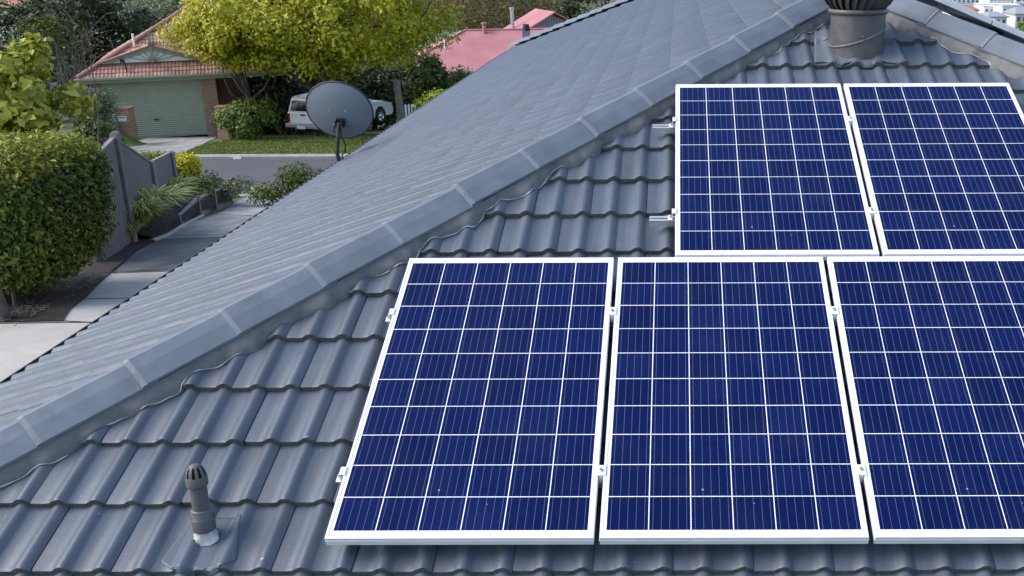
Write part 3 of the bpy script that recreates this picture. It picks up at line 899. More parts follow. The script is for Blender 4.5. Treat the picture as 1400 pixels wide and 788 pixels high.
mb = MB(); mb.lathe([(0.0, 0.325), (0.06, 0.322), (0.13, 0.310), (0.175, 0.292), (0.175, 0.285), (0.0, 0.285)], 40, org=(vp[0], vp[1], hz))
build('top_dome', mb, 'vent_paint', vent)
mb = MB(); mb.lathe([(0.15, 0.0), (0.15, 0.28)], 30, org=(vp[0], vp[1], hz))
build('inner_shaft', mb, 'black_hole', vent)
def soft_surface(u, v, keep):
    a = tile_n(u, v)
    k = math.floor((v-VE0)/GAUGE)
    flat = NB+0.027*(1-((v-VE0)/GAUGE-k))+0.014
    return keep*a+(1-keep)*flat
def flashing(name, parent, u0, u1, v0, v1, lipfun, keep, mat, nu=46, nv=26, base=None, thick=0.004, taper=0.0):
    mb = MB(); pts = []
    for j in range(nv):
        for i in range(nu):
            fu, fv = i/(nu-1), j/(nv-1)
            half = (u1-u0)/2*(1-taper*fv)
            u = (u0+u1)/2+(2*fu-1)*half
            vlo = v0+lipfun(fu)
            v = vlo+(v1-vlo)*fv
            # dressed over the tiles: drape the highest of the surface around, plus the sheet's own thickness
            h = max(tile_n(u, v), tile_n(u, v+0.03), soft_surface(u, v, keep))+thick if base is None else base(u, v)
            hh = soft_surface(u, v, keep)+thick+0.003
            hh = max(hh, tile_n(u, v)+0.003)
            pts.append(plane_pt(u, v, hh))
    low = [tuple(np.array(p)-np.array([0, -sT, cT])*0.004) for p in pts]
    q = len(pts)
    fs = [(j*nu+i, j*nu+i+1, (j+1)*nu+i+1, (j+1)*nu+i) for j in range(nv-1) for i in range(nu-1)]
    rim = list(range(nu))+[j*nu+nu-1 for j in range(1, nv)]+[(nv-1)*nu+i for i in range(nu-2, -1, -1)]+[j*nu for j in range(nv-2, 0, -1)]
    mb.add(pts+low, fs+[tuple(q+i for i in reversed(f)) for f in fs]+[(rim[i], q+rim[i], q+rim[(i+1) % len(rim)], rim[(i+1) % len(rim)]) for i in range(len(rim))], smooth=True)
    return build(name, mb, mat, parent)
flashing('lead_flashing', vent, VU-0.30, VU+0.30, VV-0.235, VV+0.24, lambda f: 0.012*math.sin(f*19)+0.02*abs(f-0.5), 0.55, 'lead_flashing', taper=0.16)

# ------------------------------------------------------------------ small flue pipe
FU, FV = -0.505, 0.098
fp = np.array(plane_pt(FU, FV, -0.118))
flue = thing('vent_pipe', 'short grey plumbing vent pipe with slotted cap poking through the tiles at lower left', 'vent pipe', fp)
mb = MB(); mb.lathe([(0.0315, -0.03), (0.0315, 0.235)], 28, org=fp); build('pipe', mb, 'pipe_grey', flue)
mb = MB(); mb.lathe([(0.0335, 0.035), (0.0415, 0.035), (0.0425, 0.04), (0.0425, 0.082), (0.040, 0.087), (0.038, 0.090), (0.038, 0.118), (0.0345, 0.124), (0.031, 0.124)], 28, org=fp)
cl = build('pipe_collar', mb, 'pipe_grey', flue)
mb = MB(); mb.lathe([(0.0425, 0.0815), (0.0440, 0.084), (0.0425, 0.0865)], 28, org=fp); mb.lathe([(0.038, 0.1165), (0.0394, 0.119), (0.037, 0.1215)], 28, org=fp)
build('collar_rim', mb, 'lead_flashing', cl)
mb = MB(); mb.lathe([(0.0315, 0.222), (0.0385, 0.222), (0.0395, 0.226), (0.0395, 0.252), (0.037, 0.262)], 28, org=fp)
cp = build('vent_cap', mb, 'pipe_grey', flue)
mb = MB()
for k in range(9):
    a = 2*PI*(k+0.5)/9
    w = 0.19
    pts = []
    for z, r in ((0.260, 0.0372), (0.282, 0.0330), (0.296, 0.0265), (0.302, 0.020)):
        for aa in (a-w, a, a+w): pts.append((fp[0]+r*math.cos(aa), fp[1]+r*math.sin(aa), fp[2]+z))
    inn = [(fp[0]+(p[0]-fp[0])*0.88, fp[1]+(p[1]-fp[1])*0.88, p[2]-0.002) for p in pts]
    fs = [(j*3+c, j*3+c+1, (j+1)*3+c+1, (j+1)*3+c) for j in range(3) for c in range(2)]
    mb.add(pts+inn, fs+[tuple(12+i for i in reversed(f)) for f in fs]+[(j*3, (j+1)*3, 12+(j+1)*3, 12+j*3) for j in range(3)]+[(j*3+2, 12+j*3+2, 12+(j+1)*3+2, (j+1)*3+2) for j in range(3)], smooth=False)
mb.lathe([(0.0, 0.307), (0.012, 0.306), (0.0215, 0.301), (0.021, 0.298), (0.0, 0.298)], 24, org=fp)
build('cap_ribs', mb, 'pipe_grey', cp)
mb = MB(); mb.lathe([(0.026, 0.25), (0.024, 0.28), (0.012, 0.296)], 20, org=fp); build('cap_throat', mb, 'black_hole', cp)
mb = MB()
rr = np.random.default_rng(4)
prof = []
n = 32; rows = []
for j, (r, dn) in enumerate(((0.032, 0.046), (0.036, 0.034), (0.042, 0.016), (0.050, 0.002))):
    for k in range(n):
        a = 2*PI*k/n
        q = r*(1+0.10*math.sin(3*a+j)+rr.normal(0, 0.04))
        u, v = FU+q*math.cos(a), FV+q*math.sin(a)*1.0
        base = np.array(plane_pt(u, v, -0.112+0.004*j*0))
        z = dn+rr.normal(0, 0.0018)
        rows.append((fp[0]+q*math.cos(a), fp[1]+q*math.sin(a)*0.95, fp[2]+q*math.sin(a)*0.95*tT+z))
mb.add(rows, [(j*n+k, j*n+(k+1) % n, (j+1)*n+(k+1) % n, (j+1)*n+k) for j in range(3) for k in range(n)], smooth=True)
build('sealant', mb, 'silver_sealant', flue)
flashing('pipe_flashing', flue, FU-0.13, FU+0.155, VE0+0.002, FV+0.10, lambda f: -0.006+0.006*math.sin(f*14)+0.05*(2*f-1)**4, 0.78, 'roof_tile', thick=-0.002, taper=0.35)

# ------------------------------------------------------------------ foliage helpers
def leaf_object(name, P, N, size, mat, parent=None, seed=0, aspect=0.55, fold=0.25, jitter=0.35):
    """One mesh of many small folded leaves: P positions, N facing directions (world coordinates)."""
    rg = np.random.default_rng(seed)
    n = len(P)
    N = N/np.maximum(np.linalg.norm(N, axis=1, keepdims=True), 1e-6)
    T = rg.normal(size=(n, 3)); T -= N*np.sum(T*N, axis=1, keepdims=True); T /= np.linalg.norm(T, axis=1, keepdims=True)
    B = np.cross(N, T)
    L = size*(1+jitter*rg.normal(size=(n, 1))).clip(0.4, 1.9)
    W = L*aspect
    a = P-T*L*0.5
    c = P+T*L*0.5-N*L*0.12
    b = P+B*W*0.5+N*L*fold*0.4-T*L*0.06
    d = P-B*W*0.5+N*L*fold*0.4-T*L*0.06
    V = np.stack([a, b, c, d], axis=1).reshape(-1, 3)
    if parent is not None:
        inv = np.array(WM[parent.name].inverted()); V = V@inv[:3, :3].T+inv[:3, 3]
    i = np.arange(n)*4
    F = np.stack([i, i+1, i+2, i, i+2, i+3], axis=1).reshape(-1)
    me = bpy.data.meshes.new(name)
    me.vertices.add(len(V)); me.vertices.foreach_set('co', V.astype(np.float32).ravel())
    me.loops.add(len(F)); me.loops.foreach_set('vertex_index', F.astype(np.int32))
    me.polygons.add(len(F)//3)
    me.polygons.foreach_set('loop_start', np.arange(0, len(F), 3, dtype=np.int32))
    me.polygons.foreach_set('loop_total', np.full(len(F)//3, 3, dtype=np.int32))
    me.materials.append(M[mat])
    me.update(calc_edges=True); me.validate()
    o = bpy.data.objects.new(name, me); put(o, parent)
    if parent is not None: WM[o.name] = WM[parent.name]
    return o
def unit(v): return v/np.maximum(np.linalg.norm(v, axis=1, keepdims=True), 1e-9)
def crown_points(c, rad, nclump, clump_r, nleaf, seed, shell=0.55, up=0.35, flat=0.75, gap=0.0):
    """Leaf positions in uneven clumps spread through an ellipsoid."""
    rg = np.random.default_rng(seed)
    d = unit(rg.normal(size=(nclump, 3)))
    r = shell+(1-shell)*rg.random((nclump, 1))
    cl = d*r*np.array(rad)*(1+0.10*rg.normal(size=(nclump, 1)))+np.array(c)
    cr = clump_r*(0.65+0.7*rg.random(nclump))
    w = cr**2; w /= w.sum()
    idx = rg.choice(nclump, nleaf, p=w)
    dd = unit(rg.normal(size=(nleaf, 3))+np.array([0, 0, 0.25]))
    rr = (rg.random((nleaf, 1))**0.45)
    sc = np.stack([cr, cr, cr*flat], axis=1)[idx]
    P = cl[idx]+dd*rr*sc
    outw = unit((P-np.array(c))/np.array(rad))
    N = dd*0.55+outw*0.45+np.array([0, 0, up])+rg.normal(size=(nleaf, 3))*0.40
    return P, N, cl
def limb_path(p, q, rg, bend=0.12, n=5):
    p, q = np.array(p, float), np.array(q, float)
    L = np.linalg.norm(q-p); o = rg.normal(size=3)*bend*L
    return [p+(q-p)*t+o*math.sin(PI*t)*(1-0.3*t)+np.array([0, 0, bend*L*0.6*math.sin(PI*t)]) for t in np.linspace(0, 1, n)]
def trunk_mesh(base, fork, tips, r0, seed, n=8):
    rg = np.random.default_rng(seed); mb = MB()
    mb.tube([np.array(base)-np.array([0, 0, 0.3])]+limb_path(base, fork, rg, 0.03, 5), [r0*1.35, r0*1.15]+[r0*(1-0.08*k) for k in range(1, 5)], n)
    for t in tips:
        f = rg.uniform(0.55, 1.0); st = np.array(base)+(np.array(fork)-np.array(base))*f
        L = np.linalg.norm(np.array(t)-st)
        mb.tube(limb_path(st, t, rg, 0.10, 6), list(np.linspace(r0*0.50, max(r0*0.06, 0.008), 6)), 6)
    return mb
def tree(name, label, cat, base, c, rad, nclump, clump_r, nleaf, size, mat, seed, bark='bark', r0=0.15, group=None, aspect=0.55, up=0.35, shell=0.5, ntips=14, trunk_frac=0.55):
    t = thing(name, label, cat, base, group=group)
    P, N, cl = crown_points(c, rad, nclump, clump_r, nleaf, seed, shell=shell, up=up)
    leaf_object('crown', P, N, size, mat, t, seed, aspect)
    rg = np.random.default_rng(seed+1)
    tips = cl[rg.choice(len(cl), min(ntips, len(cl)), replace=False)]
    fork = np.array(base)+(np.array(c)-np.array(base))*trunk_frac
    build('trunk', trunk_mesh(base, fork, tips, r0, seed+2), bark, t)
    return t
def gxy(p): return np.array([p[0], p[1], gz(p[0], p[1])])
def ground_under(px, d):
    lo, hi = -80.0, 900.0
    for _ in range(50):
        m = (lo+hi)/2; p = at(px, m, d)
        if p[2] > gz(p[0], p[1]): lo = m
        else: hi = m
    return gxy(p)

# ------------------------------------------------------------------ big trimmed hedge on the left
def rounded_box_points(lo, hi, n, seed, rnd=0.5):
    rg = np.random.default_rng(seed)
    lo, hi = np.array(lo), np.array(hi); c = (lo+hi)/2; h = (hi-lo)/2
    ar = np.array([h[1]*h[2], h[1]*h[2], h[0]*h[2], h[0]*h[2], h[0]*h[1]*1.2, h[0]*h[1]*0.3]); ar /= ar.sum()
    f = rg.choice(6, n, p=ar)
    u = rg.uniform(-1, 1, (n, 3))
    nn = np.zeros((n, 3))
    for k, (ax, s) in enumerate(((0, 1), (0, -1), (1, 1), (1, -1), (2, 1), (2, -1))):
        m = f == k; u[m, ax] = s; nn[m, ax] = s
    P = u*h
    core = np.clip(P, -(h-rnd), (h-rnd))
    dlt = P-core; L = np.linalg.norm(dlt, axis=1, keepdims=True)
    N = dlt/np.maximum(L, 1e-6)
    P = core+N*rnd
    return P+c, N
def lumpy(P, N, amp, fr, seed):
    rg = np.random.default_rng(seed); ph = rg.uniform(0, 6.3, (5, 3)); kk = rg.normal(size=(5, 3))*fr
    s = sum(np.sin(P@kk[i]+ph[i, 0]) for i in range(5))/5
    return P+N*(s[:, None]*amp*1.6)
def hedge_thing(name, label, cat, lo, hi, n, size, mat, seed, rnd=0.4, amp=0.07, depth=0.12, taper=0.0, top_mat=None, group=None):
    base = ((lo[0]+hi[0])/2, (lo[1]+hi[1])/2, lo[2])
    t = thing(name, label, cat, base, group=group)
    rg = np.random.default_rng(seed+7)
    P, N = rounded_box_points(lo, hi, n, seed, rnd)
    P = lumpy(P, N, amp, 3.0/max(hi[2]-lo[2], 0.4)*1.3, seed)
    if taper:
        f = np.clip((P[:, 2]-lo[2])/(hi[2]-lo[2]), 0, 1)
        s = 1-taper*(1-f)**1.6
        P[:, :2] = np.array(base[:2])+(P[:, :2]-np.array(base[:2]))*s[:, None]
    P -= N*(rg.random((n, 1))**1.5*depth); P += N*(rg.random((n, 1))**4*depth*0.7)
    NN = N*0.7+np.array([0, 0, 0.45])+rg.normal(size=(n, 3))*0.5
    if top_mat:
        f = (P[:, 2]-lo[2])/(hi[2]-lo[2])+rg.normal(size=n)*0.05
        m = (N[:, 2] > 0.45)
        leaf_object('lit_top_leaves', P[m], NN[m], size, top_mat, t, seed, 0.42)  # light from above put into yellower leaves on upward faces
        P, NN = P[~m], NN[~m]
    leaf_object('foliage', P, NN, size, mat, t, seed+1, 0.42)
    # twiggy inside that closes the view through
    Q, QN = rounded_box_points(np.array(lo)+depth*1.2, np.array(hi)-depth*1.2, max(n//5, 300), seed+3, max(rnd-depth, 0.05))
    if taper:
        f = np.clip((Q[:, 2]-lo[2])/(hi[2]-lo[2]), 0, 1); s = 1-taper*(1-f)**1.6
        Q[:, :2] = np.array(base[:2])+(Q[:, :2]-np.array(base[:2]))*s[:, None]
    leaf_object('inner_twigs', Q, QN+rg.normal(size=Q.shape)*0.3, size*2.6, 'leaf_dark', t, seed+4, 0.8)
    return t
hd = 14.0
hx1 = at(157, 320, 15.3)[0]-0.36
hz0 = gz(0, hd+1.0+D0)
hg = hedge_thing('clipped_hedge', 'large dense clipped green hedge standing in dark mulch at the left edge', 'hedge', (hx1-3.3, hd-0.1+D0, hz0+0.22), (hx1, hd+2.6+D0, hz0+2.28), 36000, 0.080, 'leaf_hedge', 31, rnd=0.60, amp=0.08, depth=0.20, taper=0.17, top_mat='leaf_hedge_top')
mb = MB()
rg = np.random.default_rng(3)
for k in range(7):
    x = hx1-0.75-0.4*k+rg.normal(0, .05); y = hd+0.75+rg.normal(0, 0.2)+D0
    mb.tube([(x, y, hz0-0.1), (x+rg.normal(0, .03), y, hz0+0.35), (x+rg.normal(0, .1), y, hz0+0.95)], [0.04, 0.03, 0.02], 6)
build('stem', mb, 'bark', hg)
p = gp(6, 441)
tp_ = thing('tree_stump', 'dark weathered tree trunk beside the hedge at the left picture edge', 'tree trunk', gxy(p))
mb = MB(); mb.tube([p-np.array([0, 0, .1]), p+np.array([-.01, 0, .25]), p+np.array([-.05, 0, .62])], [0.10, 0.085, 0.075], 10); build('trunk', mb, 'bark', tp_)

# ------------------------------------------------------------------ paling fence stepping down to the street
fp_ = [at(120, 250, 18.4), at(166, 250, 21.2), at(208.5, 250, 24.9), at(238, 250, 29.2)]
# top pixel heights of the fence at the posts
tops = [at(120, 209, 18.4)[2], at(166, 188, 21.2)[2], at(208.5, 223, 24.9)[2], at(236, 210, 29.2)[2]]
fn = thing('paling_fence', 'weathered grey timber paling fence stepping down behind the strappy plants', 'fence', gxy(fp_[1]))
for k in range(3):
    a, b = fp_[k], fp_[k+1]
    za, zb = tops[k], tops[k+1]
    if k == 0: za = zb = tops[1]-0.02; 
    if k == 1: za = tops[1]-0.05; zb = tops[2]
    if k == 2: za = tops[2]-0.01; zb = tops[3]
    L = math.hypot(b[0]-a[0], b[1]-a[1]); n = int(L/0.16)
    dx, dy = (b[0]-a[0])/L, (b[1]-a[1])/L
    rot = rz(math.atan2(dy, dx))
    mb = MB()
    nrm = Vector((dy, -dx, 0))
    for i in range(n):
        t = (i+0.5)/n; x, y = a[0]+(b[0]-a[0])*t, a[1]+(b[1]-a[1])*t
        z1 = za+(zb-za)*t; z0 = gz(x, y)-0.05
        off = nrm*(0.0)
        mb.box((x+off.x, y+off.y, (z0+z1)/2), (0.100, 0.05, z1-z0), rot)
    for zz in (0.25, 0.75):
        za_, zb_ = gz(a[0], a[1])*(1-zz)+za*zz, gz(b[0], b[1])*(1-zz)+zb*zz; an_ = math.atan2(zb_-za_, L)
        mb.box(((a[0]+b[0])/2-nrm.x*.04, (a[1]+b[1])/2-nrm.y*.04, (za_+zb_)/2), (math.hypot(L, zb_-za_), 0.04, 0.08), rot @ Matrix.Rotation(-an_, 3, 'Y'))
    for i in range(n+1):
        t = i/n; x, y = a[0]+(b[0]-a[0])*t, a[1]+(b[1]-a[1])*t
        mb.box((x-nrm.x*.065, y-nrm.y*.065, (gz(x, y)-.05+za+(zb-za)*t)/2), (0.10, 0.014, za+(zb-za)*t-gz(x, y)+.05), rot)
    pl_ = build('paling_panel', mb, 'fence_timber', fn)
    mb = MB()
    ang = math.atan2(zb-za, L)
    mb.box(((a[0]+b[0])/2, (a[1]+b[1])/2, (za+zb)/2+0.02), (math.hypot(L, zb-za), 0.085, 0.04), rot @ Matrix.Rotation(-ang, 3, 'Y'))
    build('top_capping', mb, 'fence_capping', pl_)
for k in (1, 2, 3):
    mb = MB(); z1 = tops[k]+(0.09 if k == 1 else 0.03)
    q = fp_[k]; z0 = gz(q[0], q[1])-0.1
    w = 0.15
    mb.box((q[0]+0.06, q[1]-0.05, (z0+z1)/2), (w, w, z1-z0))
    mb.prism([(q[0]+0.06-w/2, q[1]-0.05-w/2, z1), (q[0]+0.06+w/2, q[1]-0.05-w/2, z1), (q[0]+0.06, q[1]-0.05-w/2, z1+0.05)], (0, w, 0))
    build('fence_post', mb, 'fence_capping' if k == 1 else 'fence_timber', fn, bevel=0.008)

# ------------------------------------------------------------------ concrete sleeper retaining wall
rw = thing('retaining_wall', 'low stepped concrete sleeper retaining wall along the driveway edge of the planting bed', 'retaining wall', gxy(wall_pts[2][0]))
wp = [(p_, h_) for p_, h_ in wall_pts]
htop = [0.06, 0.14, 0.26, 0.50, 0.56, 0.56]
for k in range(5):
    (a, _), (b, _) = wp[k], wp[k+1]
    za, zb = gz(a[0], a[1]), gz(b[0], b[1])
    ha, hb = htop[k], htop[k+1]
    d = Vector((b[0]-a[0], b[1]-a[1], 0)); L = d.length; d.normalize(); nr2 = Vector((-d.y, d.x, 0))*0.09
    rowsn = 1 if ha < 0.2 else 2 if ha < 0.4 else 3
    mb = MB()
    for r in range(rowsn):
        f0, f1 = r/rowsn, (r+1)/rowsn-0.02
        s = nr2*(0.12*r)
        q = [Vector((a[0], a[1], za+ha*f0))+s, Vector((b[0], b[1], zb+hb*f0))+s, Vector((b[0], b[1], zb+hb*f1))+s, Vector((a[0], a[1], za+ha*f1))+s]
        mb.prism(q, nr2)
    build('sleeper', mb, 'sleeper_concrete', rw, bevel=0.01)
    if k >= 2:
        mb = MB(); mb.box((a[0]-0.0, a[1]-0.02, za+ha/2+0.02), (0.07, 0.07, ha+0.06)); build('wall_post', mb, 'fence_capping', rw, bevel=0.006)
p = wp[1][0]; q = wp[3][0]
mb = MB(); mb.tube([wp[0][0]+(0.03, -0.06, 0.04), wp[1][0]+(0.06, -0.03, 0.05), wp[2][0]+(0.07, -0.02, 0.05), wp[3][0]+(0.06, -0.02, 0.04)], 0.05, 8); build('concrete_haunch', mb, 'concrete_light', rw)

# ------------------------------------------------------------------ planting bed
def clump(label, p, h, r, n, mat, seed, group, width=0.022):
    """Strap leaved clump: many arching blades from one crown."""
    rg = np.random.default_rng(seed); base = np.array(p)
    t = MB()
    for i in range(n):
        a = rg.uniform(0, 2*PI); L = h*rg.uniform(0.75, 1.25); out = r*rg.uniform(0.35, 1.15)
        w = width*rg.uniform(0.7, 1.3); dr = np.array([math.cos(a), math.sin(a), 0]); pr = np.array([-math.sin(a), math.cos(a), 0])
        st = base+dr*rg.uniform(0, 0.12)+pr*rg.normal(0, .05)
        pts = []
        for s in np.linspace(0, 1, 6):
            c = st+dr*out*s**1.3+np.array([0, 0, L*(1.55*s-1.05*s**2.2)])
            ww = w*(1-s**2.5)*(0.5+min(s*3, 0.5))
            pts += [c-pr*ww+np.array([0, 0, ww*0.5]), c+pr*ww+np.array([0, 0, ww*0.5])]
        t.add(pts, [(2*j, 2*j+1, 2*j+3, 2*j+2) for j in range(5)], smooth=True)
    o = build('strappy_plant', t, mat, None, fixn=False)
    return tag(o, label, 'plant', group)
PG = 'strappy plants in the bed'
clump('large arching strap leaved plant with pale blade tips beside the retaining wall', gp(213, 294, .45), 0.72, 1.0, 260, 'leaf_strap', 1, PG, 0.028)
clump('dense dark green strappy plant at the foot of the fence post', gp(193, 306, .38), 0.62, 0.66, 220, 'leaf_strap', 2, PG, 0.02)
clump('small grassy plant in the mulch at the corner of the hedge', gp(172, 325, .15), 0.45, 0.45, 120, 'leaf_strap', 3, PG, 0.018)
clump('green strappy plant behind the arching one, near the fence end', gp(240, 266, .5), 0.52, 0.65, 190, 'leaf_strap', 4, PG, 0.022)
clump('thin green plant low against the palings', gp(226, 278, .45), 0.45, 0.5, 120, 'leaf_strap', 5, PG, 0.02)
def bush(name, label, p, rad, nclump, cr, nleaf, size, mat, seed, group=None, cat='shrub', lift=0.85, aspect=0.55, bark='bark'):
    p = np.array(p); c = p+np.array([0, 0, rad[2]*lift])
    return tree(name, label, cat, p, c, rad, nclump, cr, nleaf, size, mat, seed, bark, r0=0.03+0.03*rad[2], group=group, aspect=aspect, shell=0.35, ntips=8, trunk_frac=0.3)
q = gp(290, 262, .45)
bush('ground_cover_shrub', 'low grey green shrub spilling over the retaining wall', q, (1.05, 0.65, 0.26), 26, 0.26, 2600, 0.09, 'leaf_grey', 41, lift=0.5)
q = gp(262, 268, .45)
bush('ground_cover_shrub', 'dull olive ground cover mound between the fence end and the retaining wall', q, (0.6, 0.5, 0.24), 16, 0.22, 1300, 0.09, 'leaf_mid', 42, lift=0.5)
q = at(253, 248, 30.2); q = gxy(q)
hedge_thing('golden_shrub', 'rounded golden yellow conifer shrub at the end of the fence by the road', 'shrub', (q[0]-0.42, q[1]-0.5, q[2]-0.05), (q[0]+0.42, q[1]+0.5, at(253, 214, 30.2)[2]), 5200, 0.085, 'leaf_gold', 43, rnd=0.34, amp=0.05, depth=0.12)
q = at(214, 215, 31.0); q = gxy(q)
hedge_thing('golden_shrub', 'low lime yellow shrub showing over the fence panel beside the golden conifer', 'shrub', (q[0]-0.65, q[1]-0.4, q[2]), (q[0]+0.30, q[1]+0.4, at(214, 209, 31)[2]), 2200, 0.085, 'leaf_bright', 44, rnd=0.25, amp=0.06, depth=0.12)
q = at(238, 226, 31.6); q = gxy(q)
hedge_thing('golden_shrub', 'dark green topped shrub directly behind the golden conifer', 'shrub', (q[0]-0.5, q[1]-0.3, q[2]), (q[0]+0.45, q[1]+0.4, at(238, 208, 31.6)[2]), 1800, 0.08, 'leaf_hedge_top', 45, rnd=0.3, amp=0.06, depth=0.12)
# litter: bark chips lying on the bed
mb = MB(); rg = np.random.default_rng(8)
for i in range(700):
    k = rg.integers(0, 3); t = rg.random(); s = rg.random()**0.8*0.8
    i0 = rg.random()*4.99; a = int(i0); fr = i0-a
    w0 = wall_pts[a][0]*(1-fr)+wall_pts[a+1][0]*fr; h0 = wall_pts[a][1]*(1-fr)+wall_pts[a+1][1]*fr; f0 = np.array(fl[a])*(1-fr)+np.array(fl[a+1])*fr
    x = w0[0]+(f0[0]-1.2-w0[0])*s; y = w0[1]+(f0[1]-w0[1])*s
    z = gz(x, y)+h0*0.92+0.06+0.10*math.sin(s*PI)
    mb.box((x, y, z+0.012), (rg.uniform(.03, .10), rg.uniform(.012, .03), 0.01), Matrix.Rotation(rg.uniform(0, PI), 3, 'Z') @ Matrix.Rotation(rg.normal(0, .3), 3, 'X'))
for i in range(500):
    t = rg.random(); b0 = gp(30+t*118, 441-t*62); x, y = b0[0]-rg.random()**2*0.9+0.1, b0[1]+rg.normal(0, .12)
    mb.box((x, y, gz(x, y)+0.065), (rg.uniform(.02, .06), rg.uniform(.008, .02), 0.008), Matrix.Rotation(rg.uniform(0, PI), 3, 'Z') @ Matrix.Rotation(rg.normal(0, .3), 3, 'X'))
o = build('bark_litter', mb, 'bark', None); tag(o, kind='stuff')

# ------------------------------------------------------------------ left garden trees
b = ground_under(30, 18.3)
tree('magnolia_tree', 'yellow green magnolia tree with big leaves rising behind the clipped hedge', 'tree', b, at(26, 136, 18.3), (0.86, 0.8, 0.85), 46, 0.32, 3000, 0.165, 'leaf_magnolia', 51, r0=0.07, shell=0.45, up=0.15, aspect=0.6)
P, N, _ = crown_points(at(-5, 170, 18.0), (0.6, 0.6, 0.7), 14, 0.35, 700, 52)
# grey green bush, purple bush and sapling left of the garage
bush('grey_shrub', 'grey green feathery bush against the left end of the garage', ground_under(136, 44.0), (1.0, 0.8, 1.35), 44, 0.45, 6000, 0.13, 'leaf_grey', 53, aspect=0.3)
bush('grey_shrub', 'lower dull green bush in front of the feathery grey one', ground_under(132, 41.5), (0.9, 0.7, 0.75), 26, 0.4, 2600, 0.13, 'leaf_mid', 54)
bush('purple_shrub', 'small dark purple leaved shrub beside the fence post top', ground_under(150, 38.9), (0.62, 0.5, 0.42), 18, 0.28, 1500, 0.10, 'leaf_purple', 55)
sp_ = ground_under(128, 36.0)
t = thing('sapling', 'thin bare dark sapling trunk rising in front of the grey bush', 'tree', sp_)
mb = MB(); rg = np.random.default_rng(6)
topz = at(123, 78, 36)
mb.tube(limb_path(sp_, topz, rg, 0.03, 7), list(np.linspace(0.05, 0.012, 7)), 6)
for k in range(8):
    f = 0.35+0.08*k; s = sp_+(topz-sp_)*f
    mb.tube(limb_path(s, s+np.array([rg.normal(0, .5), rg.normal(0, .3), rg.uniform(.3, .9)]), rg, 0.1, 4), [0.016, 0.012, 0.008, 0.004], 4)
build('trunk', mb, 'bark', t)

def twiggy(name, label, base, top_z, spread, n, seed, mat, leaves=0, leafmat='leaf_brown', size=0.2, group=None, rad=0.03):
    """Bare twiggy shrub or tree: fan of thin branches with side twigs."""
    t = thing(name, label, 'shrub', base, group=group)
    rg = np.random.default_rng(seed); mb = MB(); base = np.array(base); H = top_z-base[2]
    ends = []
    for i in range(n):
        a = rg.uniform(0, 2*PI); r = spread*math.sqrt(rg.random())
        tip = base+np.array([r*math.cos(a), r*math.sin(a)*0.7, H*rg.uniform(0.65, 1.0)])
        st = base+np.array([rg.normal(0, spread*.12), rg.normal(0, spread*.1), 0])
        path = limb_path(st, tip, rg, 0.07, 5)
        mb.tube(path, list(np.linspace(rad, rad*0.2, 5)), 4, caps=False)
        for k in range(5):
            f = rg.integers(1, 5); s = path[f]
            e = s+np.array([rg.normal(0, .16*H), rg.normal(0, .12*H), rg.uniform(0.02, .22)*H])
            mb.tube(limb_path(s, e, rg, 0.08, 3), [rad*0.4, rad*0.28, rad*0.12], 3, caps=False); ends.append(e); ends.append((s+e)/2)
    build('branches', mb, mat, t, fixn=False)
    if leaves:
        E = np.array(ends); P = E[rg.integers(0, len(E), leaves)]+rg.normal(size=(leaves, 3))*0.09*H*np.array([1, 1, .8])
        leaf_object('foliage', P, rg.normal(size=(leaves, 3))+np.array([0, 0, .5]), size, leafmat, t, seed)
    return t

# ------------------------------------------------------------------ house across the street
def local_pt(o, m, x, y, z): return np.array(o)+np.array(m @ Vector((x, y, z)))
GO = at(105, 108, 46.6); GO = np.array([GO[0], GO[1], GO[2]])                # front left eave corner
GROT = rz(R(21))
gbase = gz(GO[0]+2, GO[1]+1)
EAVE = GO[2]-gbase
gh = thing('brick_garage_house', 'red tiled brick house across the street with green garage door and gable', 'house', (GO[0], GO[1], gbase), GROT)
WMg = WM[gh.name]
def L(x, y, z): return WMg @ Vector((x, y, z))
def bl(name, mb, mat, parent=gh, **k): return build(name, mb, mat, parent, local=True, **k)
gp_ = R(30); gc, gs, gt = math.cos(gp_), math.sin(gp_), math.tan(gp_)
WID, DEP = 8.6, 12.0
ex = np.array((WMg.to_3x3() @ Vector((1, 0, 0)))); ey = np.array((WMg.to_3x3() @ Vector((0, 1, 0)))); ez = np.array([0, 0, 1.0])
O = np.array(L(0, 0, EAVE))
spec = (0.31, 0.30, -0.03, 0.0, 0.0)
# front slope, left slope as individual tiles; hips cut at 45 degrees
bm = tile_field(O, ex, gc*ey+gs*ez, -gs*ey+gc*ez, -0.2, WID+0.2, 0.0, WID/2/gc+0.1, [(O, (ey-ex)*S2), (O+ex*WID, (ex+ey)*S2)], hi=False, seed=61, spec=spec)
bm_part('roof', bm, ['terracotta_tile', 'terracotta'], gh)
rf = bpy.data.objects['roof']
bm = tile_field(O, -ey, gc*ex+gs*ez, -gs*ex+gc*ez, -DEP, 0.2, 0.0, WID/2/gc, [(O, (ex-ey)*S2), (O+ey*DEP, (ex+ey)*S2), (O+ex*WID/2, ex)], hi=False, seed=62, spec=spec)
bm_part('side_roof', bm, ['terracotta_tile', 'terracotta'], gh)
mb = MB()
H = EAVE-0.05
rz_ = H+WID/2*gt
mb.add([(0, 0, H), (WID, 0, H), (WID, DEP, H), (0, DEP, H), (WID/2, WID/2, rz_-0.05), (WID/2, DEP-WID/2, rz_-0.05)], [(0, 1, 4), (1, 2, 5, 4), (2, 3, 5), (3, 0, 4, 5)])
bl('roof_underside', mb, 'terracotta')
